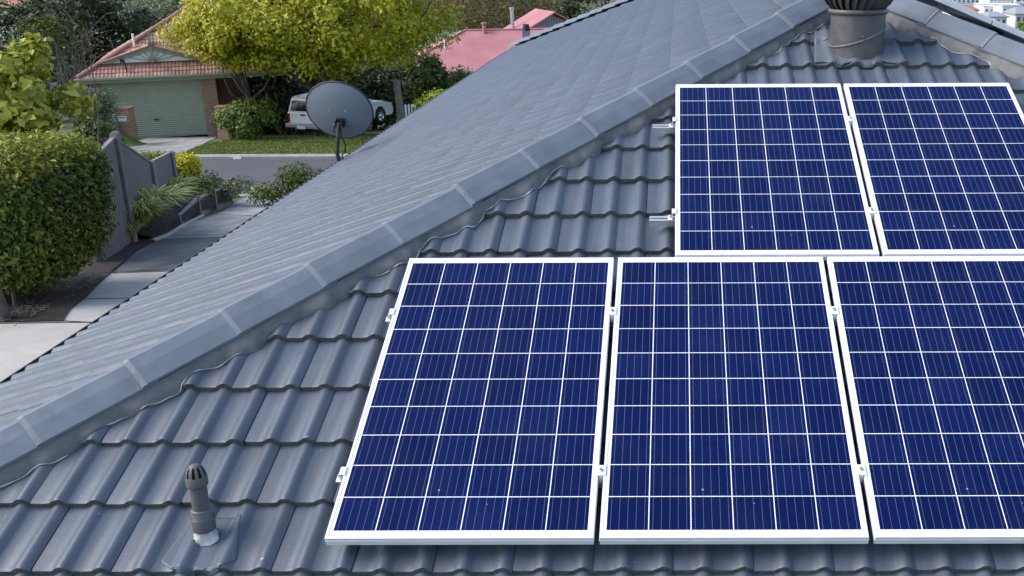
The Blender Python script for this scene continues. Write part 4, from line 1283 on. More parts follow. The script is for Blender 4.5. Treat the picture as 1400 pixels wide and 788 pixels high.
def capping(name, p, q, parent=gh):
    p, q = Vector(p), Vector(q); n = int((q-p).length/0.40); d = (q-p)/n; mb = MB(); pts, rr_ = [], []
    for k in range(n):
        pts += [p+d*k, p+d*(k+0.96)]; rr_ += [0.105, 0.085]
    mb.tube(pts, rr_, 8, smooth=False); return bl(name, mb, 'terracotta_tile', parent)
capping('hip_capping', (0, 0, EAVE+0.03), (WID/2, WID/2, EAVE+WID/2*gt+0.03))
capping('hip_capping', (WID, 0, EAVE+0.03), (WID/2, WID/2, EAVE+WID/2*gt+0.03))
capping('ridge_capping', (WID/2, WID/2, EAVE+WID/2*gt+0.03), (WID/2, DEP-WID/2, EAVE+WID/2*gt+0.03))
# Dutch gable standing on the front slope
gx0, gx1 = 0.75, 5.25
gy = 0.78; gzb = EAVE+gy*gt+0.07; gm = (gx0+gx1)/2; gpit = math.tan(R(17.5)); gap = gzb+(gx1-gx0)/2*gpit
mb = MB(); mb.prism([(gx0+0.3, gy+0.02, gzb), (gx1-0.3, gy+0.02, gzb), (gm, gy+0.02, gap-0.13)], (0, 0.06, 0))
gb = bl('gable_wall', mb, 'white_paint')
mb = MB()
for s, xa in ((-1, gx0), (1, gx1)):
    a = Vector((xa, gy-0.06, gzb-0.02)); b2 = Vector((gm, gy-0.06, gap))
    d = b2-a
    mb.prism([a, b2, b2-Vector((0, 0, 0.20)), a-Vector((0, 0, -0.0))-Vector((0, 0, 0.0))+Vector((-s*0.45, 0, 0.0))], (0, 0.05, 0))
bl('barge_board', mb, 'trim_green', gb)
mb = MB(); mb.box((gm, gy-0.09, gap-0.12), (0.10, 0.06, 1.20)); mb.prism([(gm-0.05, gy-0.12, gap+0.48), (gm+0.05, gy-0.12, gap+0.48), (gm, gy-0.12, gap+0.62)], (0, 0.06, 0))
bl('finial', mb, 'trim_green', gb)
mb = MB()
for s in (-1, 1):
    for x, z0, z1 in ((0.55, 0.12, 0.45), (1.1, 0.08, 0.30), (1.6, 0.05, 0.2)):
        pass
    for a in (18, 40, 65):
        mb.tube([(gm, gy-0.02, gzb+0.02), (gm+s*math.cos(R(a))*1.5*(1 if a < 30 else 0.75), gy-0.02, gzb+0.02+math.sin(R(a))*(0.75 if a > 30 else 1.0))], 0.018, 6)
bl('sunray_trim', mb, 'trim_green', gb)
back = gy+(gap-gzb)/gt
mb = MB()
for s, xa in ((-1, gx0-0.12), (1, gx1+0.12)):
    zz = gzb-0.12*gpit
    a, b2, c2 = Vector((xa, gy-0.12, zz+0.02)), Vector((gm, gy-0.12, gap+0.03)), Vector((gm, back+0.3, gap+0.03))
    v = [a, b2, c2]; mb.add(v+[p-Vector((0, 0, 0.06)) for p in v], [(0, 1, 2), (5, 4, 3), (0, 3, 4, 1), (1, 4, 5, 2), (2, 5, 3, 0)])
bl('gable_roof', mb, 'terracotta_tile', gb)
capping('ridge_capping', (gm, gy-0.12, gap+0.06), (gm, back+0.1, gap+0.06), gb)
# fascia and gutter
mb = MB(); mb.box((WID/2, -0.03, EAVE-0.13), (WID+0.1, 0.04, 0.20)); mb.box((-0.03, DEP/2, EAVE-0.13), (0.04, DEP, 0.20))
bl('fascia', mb, 'trim_green')
mb = MB(); mb.box((WID/2, -0.11, EAVE-0.06), (WID+0.25, 0.11, 0.11)); bl('gutter', mb, 'trim_green', bevel=0.02)
mb = MB(); mb.box((WID/2, 0.3, EAVE-0.24), (WID, 0.6, 0.015)); bl('soffit', mb, 'render_cream')
# walls: the door opening is left free
DX0, DX1, WY = 0.75, 4.85, 0.55
PX1 = 5.48
WT = EAVE-0.25
mb = MB()
mb.box(((0.5+DX0)/2, WY+0.1, WT/2-0.4), (DX0-0.5, 0.2, WT+0.8))
mb.box(((PX1+WID-0.5)/2, WY+1.6, WT/2-0.4), (WID-0.5-PX1, 0.2, WT+0.8))
mb.box((0.6, DEP/2, WT/2-0.4), (0.2, DEP-1.3, WT+0.8)); mb.box((WID-0.6, DEP/2, WT/2-0.4), (0.2, DEP-1.3, WT+0.8))
mb.box((WID/2, DEP-0.65, WT/2-0.4), (WID-1.3, 0.2, WT+0.8)); mb.box((PX1-0.1, WY+0.95, WT/2-0.4), (0.2, 1.25, WT+0.8))
bl('wall', mb, 'brick')
mb = MB(); mb.box(((DX1+PX1)/2, WY+0.0, WT/2-0.4), (PX1-DX1, 0.36, WT+0.8)); bl('brick_pier', mb, 'brick', bevel=0.01)
mb = MB()
nr = 28; pts = []
for i in range(nr*2+1):
    z = -0.02+(WT+0.0)*i/(nr*2); y = WY+0.10+(0.022 if i % 2 else 0.0)
    pts += [(DX0, y, z), (DX1, y, z)]
mb.add(pts, [(2*i, 2*i+1, 2*i+3, 2*i+2) for i in range(nr*2)])
gd = bl('garage_door', mb, 'garage_green', fixn=False)
mb = MB(); mb.box(((DX0+DX1)/2, WY+0.07, 0.78), (0.22, 0.04, 0.05)); bl('door_handle', mb, 'black_rubber', gd)
mb = MB(); mb.box(((DX0+DX1)/2, WY+0.08, 0.0), (DX1-DX0, 0.05, 0.05)); bl('door_bottom_rail', mb, 'galvanised', gd)
mb = MB(); mb.box(((DX0+DX1)/2, WY+0.45, WT/2), (DX1-DX0+0.1, 0.03, WT)); bl('garage_backing', mb, 'black_hole')
# plumbing pipe on the roof and the rooftop service bracket
mb = MB(); x, y = 2.25, 1.95; z = EAVE+y*gt; mb.tube([(x, y, z-0.1), (x, y, z+0.55)], 0.05, 8); bl('roof_pipe', mb, 'white_paint')
mb = MB(); x, y = 1.95, 0.35; z = EAVE+y*gt
mb.tube([(x, y, z-0.05), (x-0.05, y, z+0.42), (x-0.12, y, z+0.52)], 0.03, 6); mb.box((x-0.13, y, z+0.46), (0.16, 0.12, 0.16))
bl('service_bracket', mb, 'black_rubber')
mb = MB()
a = L(x-0.12, y, z+0.55); b2 = at(90, 20, 52.0)
b2 = Vector(at(150, 50, 60.0))
mb.tube([a.lerp(b2, t)-Vector((0, 0, 0.5*math.sin(PI*t))) for t in np.linspace(0, 1, 10)], 0.014, 5)
o = build('service_cable', mb, 'black_rubber', None)
tag(o, 'thin black service cable running to the bracket on the red tiled roof', 'cable')
# letterbox piers
def letterbox(label, p, w, h, plate):
    p = np.array(p); t = thing('brick_letterbox', label, 'letterbox', p, group='brick letterbox piers by the garage')
    mb = MB(); mb.box((p[0], p[1], p[2]+h/2-0.1), (w, w, h+0.2)); build('pier', mb, 'brick', t, bevel=0.012)
    mb = MB(); mb.box((p[0], p[1], p[2]+h+0.035), (w+0.06, w+0.06, 0.06)); build('capstone', mb, 'terracotta', t, bevel=0.012)
    mb = MB()
    if plate: mb.box((p[0]+0.0, p[1]-w/2-0.012, p[2]+h*0.68), (0.34, 0.02, 0.22)); o = build('mail_plate', mb, 'white_paint', t); mb2 = MB(); mb2.box((p[0], p[1]-w/2-0.026, p[2]+h*0.72), (0.24, 0.008, 0.03)); build('mail_slot', mb2, 'dark_metal', o)
    else: mb.lathe([(0.0, 0.0), (0.055, 0.0), (0.055, 0.02)], 16, Matrix.Rotation(PI/2, 3, 'X'), (p[0]+0.02, p[1]-w/2-0.001, p[2]+h*0.72)); o = build('mail_hole', mb, 'black_hole', t)
lp = ground_under(178, 44.4)+np.array([0, 0, 0.38]); letterbox('red brick letterbox pier with a white mail plate left of the garage door', lp, 0.54, at(180, 149, 44.4)[2]-lp[2], True)
lp = ground_under(310, 46.8); letterbox('pale brick letterbox pier with a round black hole right of the garage door', lp, 0.50, at(310, 147, 46.8)[2]-lp[2], False)
# shrubs by the garage
bush('round_shrub', 'rounded dark green shrub between the brick letterbox and the white car', ground_under(340, 46.2), (1.12, 0.9, 1.08), 46, 0.5, 7500, 0.12, 'leaf_hedge', 71, lift=0.9)
bush('round_shrub', 'small dark shrub squeezed between the brick pier and the rounded shrub', ground_under(311, 47.6), (0.35, 0.35, 0.8), 14, 0.3, 1200, 0.13, 'leaf_dark', 72, lift=1.2)
p = gp(344, 172); t = thing('garden_stone', 'small tan stone at the foot of the rounded shrub', 'stone', p); mb = MB()
mb.lathe([(0.0, 0.42), (0.10, 0.40), (0.16, 0.25), (0.18, 0.0), (0.15, -0.1)], 9, org=p, smooth=False); build('stone', mb, 'terracotta', t, bevel=0.02)

# ------------------------------------------------------------------ white utility car parked on the lawn
ca = R(67)
cp0 = at(437, 168, 47.2); cz = gz(cp0[0], cp0[1])+0.02
CM = rz(ca)
# rear right corner of the car is at local (0, -0.9)
off = CM @ Vector((0.0, -0.88, 0))
car = thing('parked_car', 'white utility car with dark canopy window parked on the lawn behind the dish', 'car', (cp0[0]-off.x, cp0[1]-off.y, cz), CM)
def cl_(name, mb, mat, parent=None, **k): return build(name, mb, mat, parent or car, local=True, **k)
def loft(sections, closed=True):
    mb = MB(); n = len(sections[0])
    mb.add([p for s in sections for p in s], [(i*n+k, i*n+(k+1) % n, (i+1)*n+(k+1) % n, (i+1)*n+k) for i in range(len(sections)-1) for k in range(n)], smooth=False)
    mb.add(sections[0], [tuple(range(n))]); mb.add(sections[-1], [tuple(range(n))])
    return mb
prof = [(0.08, 0.52), (0.02, 0.62), (0.0, 1.02), (0.10, 1.10), (3.62, 1.10), (4.55, 1.04), (5.05, 0.90), (5.16, 0.72), (5.18, 0.45), (5.0, 0.34), (4.62, 0.34), (4.55, 0.62), (4.36, 0.82), (4.08, 0.84), (3.84, 0.66), (3.74, 0.34), (1.66, 0.34), (1.58, 0.62), (1.38, 0.82), (1.10, 0.84), (0.88, 0.66), (0.80, 0.42)]
sec = []
for y, sq in ((-0.90, 0.97), (-0.925, 1.0), (-0.6, 1.0), (0.6, 1.0), (0.925, 1.0), (0.90, 0.97)):
    sec.append([(2.6+(x-2.6)*(0.985 if abs(y) > .8 else 1.0), y, z if abs(y) < .91 else z) for x, z in prof])
cl_('body', loft(sec), 'car_white', bevel=0.035)
cab = [(0.04, 1.09), (0.16, 1.66), (0.30, 1.74), (1.55, 1.78), (2.75, 1.76), (2.95, 1.70), (3.75, 1.09)]
sec = []
for y, tz in ((-0.86, 0.0), (-0.84, 0.1), (0.84, 0.1), (0.86, 0.0)): pass
mb = MB(); n = len(cab)
def cabp(s): return [(x, s*(0.88-0.17*max(0, (z-1.09))/0.67), z) for x, z in cab]
A_, B_ = cabp(-1), cabp(1)
mb.add(A_+B_, [tuple(range(n)), tuple(range(2*n-1, n-1, -1))]+[(i, n+i, n+(i+1) % n, (i+1) % n) for i in range(n)])
cl_('canopy', mb, 'car_white', bevel=0.03)
def side_glass(x0, x1, x2, x3, s, name):
    z0, z1 = 1.16, 1.58
    def yy(z): return s*(0.88-0.17*(z-1.09)/0.67+0.006)
    mb = MB(); q = [(x0, yy(z0), z0), (x1, yy(z0), z0), (x2, yy(z1), z1), (x3, yy(z1), z1)]
    mb.prism(q, (0, -s*0.03, 0)); cl_(name, mb, 'car_glass')
for s in (-1, 1):
    side_glass(0.22, 1.42, 1.42, 0.30, s, 'side_window'); side_glass(1.62, 2.42, 2.38, 1.66, s, 'side_window'); side_glass(2.50, 3.42, 2.98, 2.48, s, 'side_window')
mb = MB(); mb.prism([(0.045, -0.76, 1.13), (0.045, 0.76, 1.13), (0.137, 0.66, 1.58), (0.137, -0.66, 1.58)], (-0.012, 0, 0.004)); cl_('rear_window', mb, 'car_glass')
mb = MB(); mb.prism([(3.60, -0.76, 1.17), (3.60, 0.76, 1.17), (3.05, 0.66, 1.62), (3.05, -0.66, 1.62)], (0.025, 0, 0.02)); cl_('windscreen', mb, 'car_glass')
mb = MB(); mb.box((-0.005, 0, 0.82), (0.03, 1.50, 0.46)); tg = cl_('tailgate', mb, 'car_white', bevel=0.012)
mb = MB(); mb.box((-0.028, 0, 0.98), (0.025, 0.26, 0.07)); cl_('tailgate_handle', mb, 'chrome', tg)
mb = MB(); mb.box((-0.10, 0, 0.50), (0.20, 1.80, 0.17)); mb.box((-0.12, 0, 0.61), (0.12, 1.10, 0.04)); bp = cl_('rear_bumper', mb, 'car_bumper', bevel=0.025)
mb = MB(); mb.box((-0.215, 0, 0.46), (0.012, 0.46, 0.14)); cl_('number_plate', mb, 'white_paint', bp)
for s in (-1, 1):
    mb = MB(); mb.box((0.0, s*0.835, 0.83), (0.06, 0.12, 0.36)); cl_('tail_light', mb, 'tail_red', bevel=0.01)
    mb = MB(); mb.box((5.06, s*0.70, 0.80), (0.16, 0.36, 0.17)); cl_('headlight', mb, 'chrome', bevel=0.02)
    mb = MB(); mb.box((3.32, s*1.02, 1.20), (0.12, 0.20, 0.17)); cl_('side_mirror', mb, 'car_white', bevel=0.02)
    for x in (1.23, 4.22):
        w = MB(); ax = Matrix.Rotation(PI/2*s, 3, 'X')
        w.lathe([(0.22, -0.12), (0.34, -0.12), (0.365, -0.09), (0.365, 0.09), (0.34, 0.12), (0.22, 0.12)], 26, ax, (x, s*0.80, 0.365))
        wh = cl_('wheel', w, 'black_rubber')
        w = MB(); w.lathe([(0.0, 0.09), (0.06, 0.10), (0.08, 0.07), (0.19, 0.085), (0.22, 0.115), (0.225, 0.06), (0.22, -0.1)], 20, Matrix.Rotation(-PI/2*s, 3, 'X'), (x, s*0.80, 0.365))
        cl_('rim', w, 'chrome', wh)
mb = MB(); mb.box((2.6, 0, 0.40), (4.3, 1.5, 0.18)); cl_('chassis', mb, 'black_rubber')

# ------------------------------------------------------------------ big yellow green street tree and the dark growth behind
b = ground_under(437, 49.5)
tree('street_tree', 'huge yellow green leafy tree over the white car across the street', 'tree', b, at(420, 14, 46.5)+np.array([0, 1.5, 0]), (5.7, 4.4, 2.95), 220, 0.95, 52000, 0.175, 'leaf_elm', 81, bark='bark', r0=0.24, shell=0.62, up=0.3, ntips=40, trunk_frac=0.55)
b = ground_under(360, 48.8)
tree('street_tree', 'smaller yellow green tree hanging its low boughs over the garage roof edge', 'tree', b, at(312, 46, 46.0), (1.5, 1.4, 1.45), 44, 0.62, 9000, 0.17, 'leaf_elm', 82, r0=0.10, shell=0.5, ntips=14)
DG = 'dark evergreens put in as shade behind the parked car'  # dark-leaved trees added to make the shaded hollow behind the car dark
for i, (px, d, top, rx, lab) in enumerate(((385, 50.5, 92, 1.9, 'dark leaved bush put in as the shade left of the white car'), (445, 55, 80, 2.3, 'dark leaved thicket put in as the shade directly behind the white car'), (512, 57.5, 84, 2.0, 'dark leaved thicket put in as the shade behind the bonnet of the white car'), (570, 60, 78, 1.6, 'dark fern like evergreen put in as the shade behind the weathered post'))):
    g_ = ground_under(px, d); tz = at(px, top, d)[2]; hh = (tz-g_[2])/2
    tree('shade_evergreen', lab, 'tree', g_, g_+np.array([0, 0, hh]), (rx, 1.4, hh), 60, 0.8, 5200, 0.24, 'leaf_dark', 90+i, r0=0.12, group=DG, shell=0.3)
mb = MB(); rg = np.random.default_rng(17)
for i, (px, px2, d) in enumerate(((398, 402, 51), (436, 432, 51.5), (530, 527, 52), (492, 496, 53))):
    pass
for i, (px, lab) in enumerate(((364, 'pale slim garden post under the street tree, the left one'), (373, 'pale slim garden post under the street tree, the right one'))):
    g_ = ground_under(px, 50.5); t = thing('garden_post', lab, 'post', g_, group='pale garden posts'); mb = MB()
    hh = at(px, 106, 50.5)[2]-g_[2]
    mb.box((g_[0], g_[1], g_[2]+hh/2), (0.14, 0.14, hh)); build('post', mb, 'bark_grey', t, bevel=0.01)
    mb = MB(); mb.box((g_[0], g_[1], g_[2]+hh+0.03), (0.2, 0.2, 0.06)); build('post_cap', mb, 'bark_grey', t)
g_ = ground_under(551, 49.0); hh = at(550, 110, 49.0)[2]-g_[2]
t = thing('timber_post', 'weathered grey timber gate post standing between dark bushes and picket fence', 'post', g_)
mb = MB(); mb.tube([g_-np.array([0, 0, .2]), g_+np.array([-0.02, 0, hh*.5]), g_+np.array([-.10, 0, hh])], [0.20, 0.17, 0.15], 9); build('post', mb, 'bark_grey', t)
# white picket fence
a, b2 = ground_under(558, 48.0), ground_under(590, 48.0)
t = thing('picket_fence', 'short white picket fence beside the weathered post', 'fence', a)
z0 = a[2]; hh = at(566, 144, 48.0)[2]-z0
mb = MB(); n = 9
for i in range(n):
    x = a[0]+0.14*i; mb.box((x, a[1], z0+hh/2), (0.085, 0.022, hh)); mb.prism([(x-.0425, a[1]-.011, z0+hh), (x+.0425, a[1]-.011, z0+hh), (x, a[1]-.011, z0+hh+.06)], (0, .022, 0))
build('pickets', mb, 'white_paint', t)
mb = MB()
for z in (0.15, 0.42): mb.box((a[0]+0.56, a[1]+0.03, z0+z), (1.3, 0.035, 0.07))
build('fence_rail', mb, 'white_paint', t)
# shrubs beyond our own eave
bush('garden_shrub', 'bright green leafy shrub behind the roof edge, above the picket fence', ground_under(606, 44), (0.95, 0.8, 1.05), 34, 0.5, 3600, 0.17, 'leaf_bright', 101, lift=1.15)
bush('garden_shrub', 'mid green bush directly below the red metal roof', ground_under(634, 52), (1.5, 0.8, 1.55), 40, 0.55, 5200, 0.16, 'leaf_mid', 102, lift=1.2)
# shrub growing next to our eave
c = at(418, 250, 26.0)
bush('eave_shrub', 'olive green leafy shrub growing up beside the roof eave below the dish', ground_under(424, 26.0), (1.0, 0.8, 0.68), 46, 0.34, 9000, 0.10, 'leaf_mid', 103, lift=0.8, aspect=0.35)

# ------------------------------------------------------------------ satellite dish on our eave
dc = at(464, 151, 12.9)
foot = np.array((-2.83, 9.44, -0.50))
dish = thing('satellite_dish', 'grey satellite dish seen from behind on a dark mast at the roof edge', 'satellite dish', foot)
el = R(16)
face = Vector((0.08, math.cos(el), math.sin(el))).normalized()       # boresight: away from the camera, tilted up
rx_ = face.cross(Vector((0, 0, 1))).normalized(); uy = rx_.cross(face).normalized()
DM = basis(rx_, uy, face)
Rw, Rh, dep = 0.405, 0.362, 0.075
c0 = Vector(dc)
mb = MB(); n = 56; rows = []
for r in np.linspace(0.0, 1.0, 9):
    for k in range(n):
        a = 2*PI*k/n; rows.append(c0+DM @ Vector((Rw*r*math.cos(a), Rh*r*math.sin(a), dep*(r*r-1))))
back_ = [(j*n+k, j*n+(k+1) % n, (j+1)*n+(k+1) % n, (j+1)*n+k) for j in range(8) for k in range(n)]
fr = [p+DM @ Vector((0, 0, 0.006)) for p in rows]
mb.add(rows, back_, smooth=True); mb.add(fr, [tuple(reversed(f)) for f in back_], smooth=True)
refl = build('reflector', mb, 'dish_grey', dish, fixn=False)
mb = MB(); mb.tube([c0+DM @ Vector(((Rw+0.003)*math.cos(a), (Rh+0.003)*math.sin(a), 0.006)) for a in np.linspace(0, 2*PI, 57)], 0.011, 8, caps=False)
build('rolled_rim', mb, 'dark_metal', refl)
hub = c0+DM @ Vector((0.02, -0.16, -0.05))
mb = MB()
for x, y in ((-0.085, 0.085), (0.105, 0.085), (-0.085, -0.10), (0.105, -0.10)):
    p = c0+DM @ Vector((x, y-0.06, dep*((x/Rw)**2+((y-0.06)/Rh)**2-1)-0.004))
    mb.lathe([(0.0, 0.004), (0.008, 0.003), (0.009, 0.0)], 10, DM @ Matrix.Rotation(PI, 3, 'X'), p)
build('bolt', mb, 'galvanised', refl)
mh = c0+DM @ Vector((0.03, -0.155, -0.11))
mb = MB()
mb.box(c0+DM @ Vector((0.02, -0.11, -0.075)), (0.10, 0.09, 0.03), DM); mb.box(c0+DM @ Vector((-0.02, -0.12, -0.115)), (0.012, 0.09, 0.08), DM); mb.box(c0+DM @ Vector((0.06, -0.12, -0.115)), (0.012, 0.09, 0.08), DM)
build('mount_bracket', mb, 'dark_metal', dish, bevel=0.004)
mb = MB(); mb.tube([c0+DM @ Vector((-0.03, -0.13, -0.15)), c0+DM @ Vector((-0.09, -0.235, -0.11)), c0+DM @ Vector((0.0, -0.215, -0.14))], 0.007, 6)
build('adjuster_stay', mb, 'dark_metal', dish)
mtop = c0+DM @ Vector((0.02, -0.10, -0.135))
mb = MB(); mb.tube([Vector(foot)+Vector((0, -0.02, -0.12)), Vector((foot[0]+0.0, mtop.y, foot[2]+0.14)), mtop], [0.024, 0.024, 0.024], 12)
build('mast', mb, 'mast_metal', dish)
mb = MB(); mb.box(Vector(foot)+Vector((0.0, -0.02, -0.06)), (0.07, 0.14, 0.16)); build('fascia_bracket', mb, 'mast_metal', dish, bevel=0.005)
mb = MB(); m0 = mtop; f0 = Vector(foot)
mb.tube([m0+Vector((0.02, -0.02, -0.02)), m0.lerp(f0, .35)+Vector((0.035, -0.02, 0)), m0.lerp(f0, .55)+Vector((0.075, -0.02, 0)), m0.lerp(f0, .72)+Vector((0.06, -0.02, 0)), m0.lerp(f0, .8)+Vector((0.025, -0.02, 0)), f0+Vector((0.02, 0, 0.0))], 0.008, 8)
build('coax_cable', mb, 'black_rubber', dish)
mb = MB(); mb.tube([c0+DM @ Vector((0, -Rh+0.02, -0.0)), c0+DM @ Vector((0, -Rh+0.0, 0.25)), c0+DM @ Vector((0, -0.22, 0.50))], 0.014, 8); mb.lathe([(0.0, 0.0), (0.03, 0.0), (0.034, 0.05), (0.024, 0.12), (0.0, 0.12)], 16, DM, c0+DM @ Vector((0, -0.21, 0.46)))
build('feed_arm', mb, 'mast_metal', dish)

# ------------------------------------------------------------------ red metal roofed houses down the street
def house_box(name, label, x0, x1, y0, y1, eave, pitch, roof, wall, rot=0.0, hip=True, ov=0.5, win=None, group=None, ridge_x=True):
    gzm = gz((x0+x1)/2, (y0+y1)/2)
    cx, cy = (x0+x1)/2, (y0+y1)/2
    m = rz(rot); h = thing(name, label, 'house', (cx, cy, gzm-0.5), m, group)
    a, b = (x1-x0)/2, (y1-y0)/2; e = eave-(gzm-0.5)
    mb = MB()
    mb.box((0, 0, e/2-0.05), (2*(a-ov), 2*(b-ov), e-0.1))
    build('wall', mb, wall, h, local=True)
    mb = MB(); s = min(a, b); pt = math.tan(pitch); t_ = 0.12
    if not ridge_x: pass
    r = a-b if hip else a
    top = [(-a, -b, e), (a, -b, e), (a, b, e), (-a, b, e), (-r, 0, e+b*pt), (r, 0, e+b*pt)]
    v = top+[(x, y, z-t_) for x, y, z in top[:4]]
    mb.add(v, [(0, 1, 5, 4), (1, 2, 5), (2, 3, 4, 5), (3, 0, 4), (6, 7, 1, 0), (7, 8, 2, 1), (8, 9, 3, 2), (9, 6, 0, 3), (6, 9, 8, 7)])
    rf = build('roof', mb, roof, h, local=True)
    mb = MB()
    mb.tube([(-r, 0, e+b*pt+0.02), (r, 0, e+b*pt+0.02)], 0.09, 6)
    if hip:
        for sx, sy in ((-1, -1), (1, -1), (1, 1), (-1, 1)): mb.tube([(sx*a, sy*b, e+0.02), (sx*r, 0, e+b*pt+0.02)], 0.08, 6)
    build('roof_capping', mb, roof, rf, local=True)
    mb = MB()
    for sy in (-1, 1): mb.box((0, sy*(b+0.05), e-0.08), (2*a+0.2, 0.12, 0.13))
    build('gutter', mb, 'render_cream', h, local=True)
    if win:
        for k in range(win):
            x = -a+ov+(2*(a-ov))*(k+0.5)/win
            mb = MB(); mb.box((x, -(b-ov)-0.02, e-1.1), (min(1.6, (a-ov)/win*1.2), 0.08, 1.2)); wf = build('window_frame', mb, 'white_paint', h, local=True)
            mb = MB(); mb.box((x, -(b-ov)-0.065, e-1.1), (min(1.6, (a-ov)/win*1.2)-0.16, 0.02, 1.04)); build('pane', mb, 'far_glass', wf, local=True)
    return h, (a, b, e, r, pt)
# nearer hipped one: its ridge end at photo (690,42), eave corner near (598,97)
d1 = 74
pr = at(686, 41, d1+4.8)
pe = at(598, 96, d1)
hh, (a, b, e, r, pt) = house_box('red_roof_house', 'pink red metal hip roofed house behind the roof edge with white pipe', pe[0]-3.6, pe[0]+12.5, d1+D0, d1+D0+9.6, pe[2], math.atan((pr[2]-pe[2])/4.8), 'red_metal', 'render_cream', rot=R(8), win=4)
mb = MB(); x, y = -4.6, -2.2; z = e+(b-2.2)*pt; mb.tube([(x, y, z-.2), (x, y, z+0.55)], 0.07, 8); build('roof_pipe', mb, 'white_paint', hh, local=True)
mb = MB(); x, y = -1.9, -0.35; z = e+(b-0.35)*pt; mb.tube([(x, y, z-.2), (x, y, z+0.62)], 0.13, 8); mb.tube([(x, y, z+.62), (x, y, z+0.72)], 0.2, 8); build('roof_vent', mb, 'red_metal', hh, local=True)
mb = MB(); x, y = 1.05, -1.6; z = e+(b-1.6)*pt; mb.box((x, y, z+.25), (0.55, 0.55, 1.1)); ch = build('chimney', mb, 'slate_roof', hh, local=True); mb = MB(); mb.tube([(x, y, z+.8), (x, y, z+1.25)], [0.3, 0.2], 10); build('chimney_pot', mb, 'black_rubber', ch, local=True)
# gabled one behind with grey blue weatherboards
d2 = 88
ga = at(757, 16, d2)
gl_, gr_ = at(716, 46, d2), at(800, 32, d2)
hw = 3.4
base_z = gz(ga[0], d2+D0)-0.5
m2 = rz(R(26))
t = thing('weatherboard_house', 'red gabled house with blue grey weatherboards and tall silver flue', 'house', (ga[0], d2+D0, base_z), m2)
E2 = gl_[2]-base_z-0.1; A2 = ga[2]-base_z
mb = MB(); mb.prism([(-hw+0.3, 0.3, 0), (hw-0.3, 0.3, 0), (hw-0.3, 0.3, E2), (0, 0.3, A2-0.25), (-hw+0.3, 0.3, E2)], (0, 4.2, 0)); build('wall', mb, 'weatherboard', t, local=True)
mb = MB()
for i in range(26):
    x = -hw+0.4+i*0.22
    zt = A2-0.3-(A2-E2)*abs(x)/hw
    if zt > 0.2: mb.box((x, 0.28, zt/2), (0.04, 0.05, zt))
build('cover_strips', mb, 'slate_roof', t, local=True)
mb = MB()
pt2 = (A2-E2)/hw
for s in (-1, 1):
    mb.prism([(0, -0.3, A2), (s*(hw+0.45), -0.3, A2-(hw+0.45)*pt2), (s*(hw+0.45), -0.3, A2-(hw+0.45)*pt2-0.12), (0, -0.3, A2-0.12)], (0, 4.8, 0))
build('roof', mb, 'red_metal', t, local=True)
mb = MB(); mb.box((1.25, 0.26, E2-0.2), (1.5, 0.06, 1.15)); wf = build('window_frame', mb, 'slate_roof', t, local=True)
mb = MB(); mb.box((1.25, 0.22, E2-0.2), (1.3, 0.03, 0.95)); build('pane', mb, 'far_glass', wf, local=True)
mb = MB(); x, y = -2.7, 2.4; z = A2-2.7*pt2
mb.tube([(x, y, z-.2), (x, y, z+1.5)], 0.15, 10); mb.tube([(x, y, z+1.5), (x, y, z+1.7)], 0.2, 10); build('flue', mb, 'galvanised', t, local=True)
# slate blue roof between the street tree and the pink roof
pz = at(618, 48, 92)
house_box('slate_roof_house', 'blue grey roofed house mostly hidden between the street tree and pink roof', pz[0]-5, pz[0]+3.4, 92+D0, 99+D0, at(618, 66, 92)[2], R(17), 'slate_roof', 'render_cream', hip=True)
pz = at(12, 12, 100)
house_box('far_tiled_house', 'distant house with terracotta roof and white wall in the top left corner', pz[0]-9, pz[0]+1.6, 100+D0, 108+D0, at(12, 9, 100)[2], R(24), 'far_roof_red', 'render_white', hip=True, win=3)
pz = at(12, 48, 66)
house_box('grey_shed', 'low grey roofed shed among bushes at the upper left edge', pz[0]-5, pz[0]+1.2, 66+D0, 70+D0, at(12, 50, 66)[2], R(12), 'far_roof_grey', 'render_cream', hip=False)

# ------------------------------------------------------------------ background trees
BG = 'background trees beyond the street'
def bgtree(px, top, d, rx, mat, seed, label, n=4200, size=0.30, cr=0.95, depth=None, base_px=None, group=BG, name='background_tree', up=0.35, bark='bark'):
    g_ = ground_under(px, d); tz = at(px, top, d)[2]; h = tz-g_[2]
    rzv = min(h*0.46, (depth or 99)); c = np.array([g_[0], g_[1], tz-rzv])
    return tree(name, label, 'tree', g_, c, (rx, rx*0.8, rzv), 60, cr, n, size, mat, seed, bark, r0=0.16, group=group, shell=0.35, up=up, ntips=12)
bgtree(75, -45, 62, 3.2, 'leaf_dark', 201, 'tall dark evergreen tree left of the red tiled garage roof', n=8000, size=0.27)
bgtree(150, -60, 66, 3.4, 'leaf_dark', 202, 'broad dark tree rising behind the left side of the red tiled roof', n=8000, size=0.28)
bgtree(30, -10, 80, 3.6, 'leaf_mid', 203, 'mid green tree in front of the distant terracotta house', n=4000)
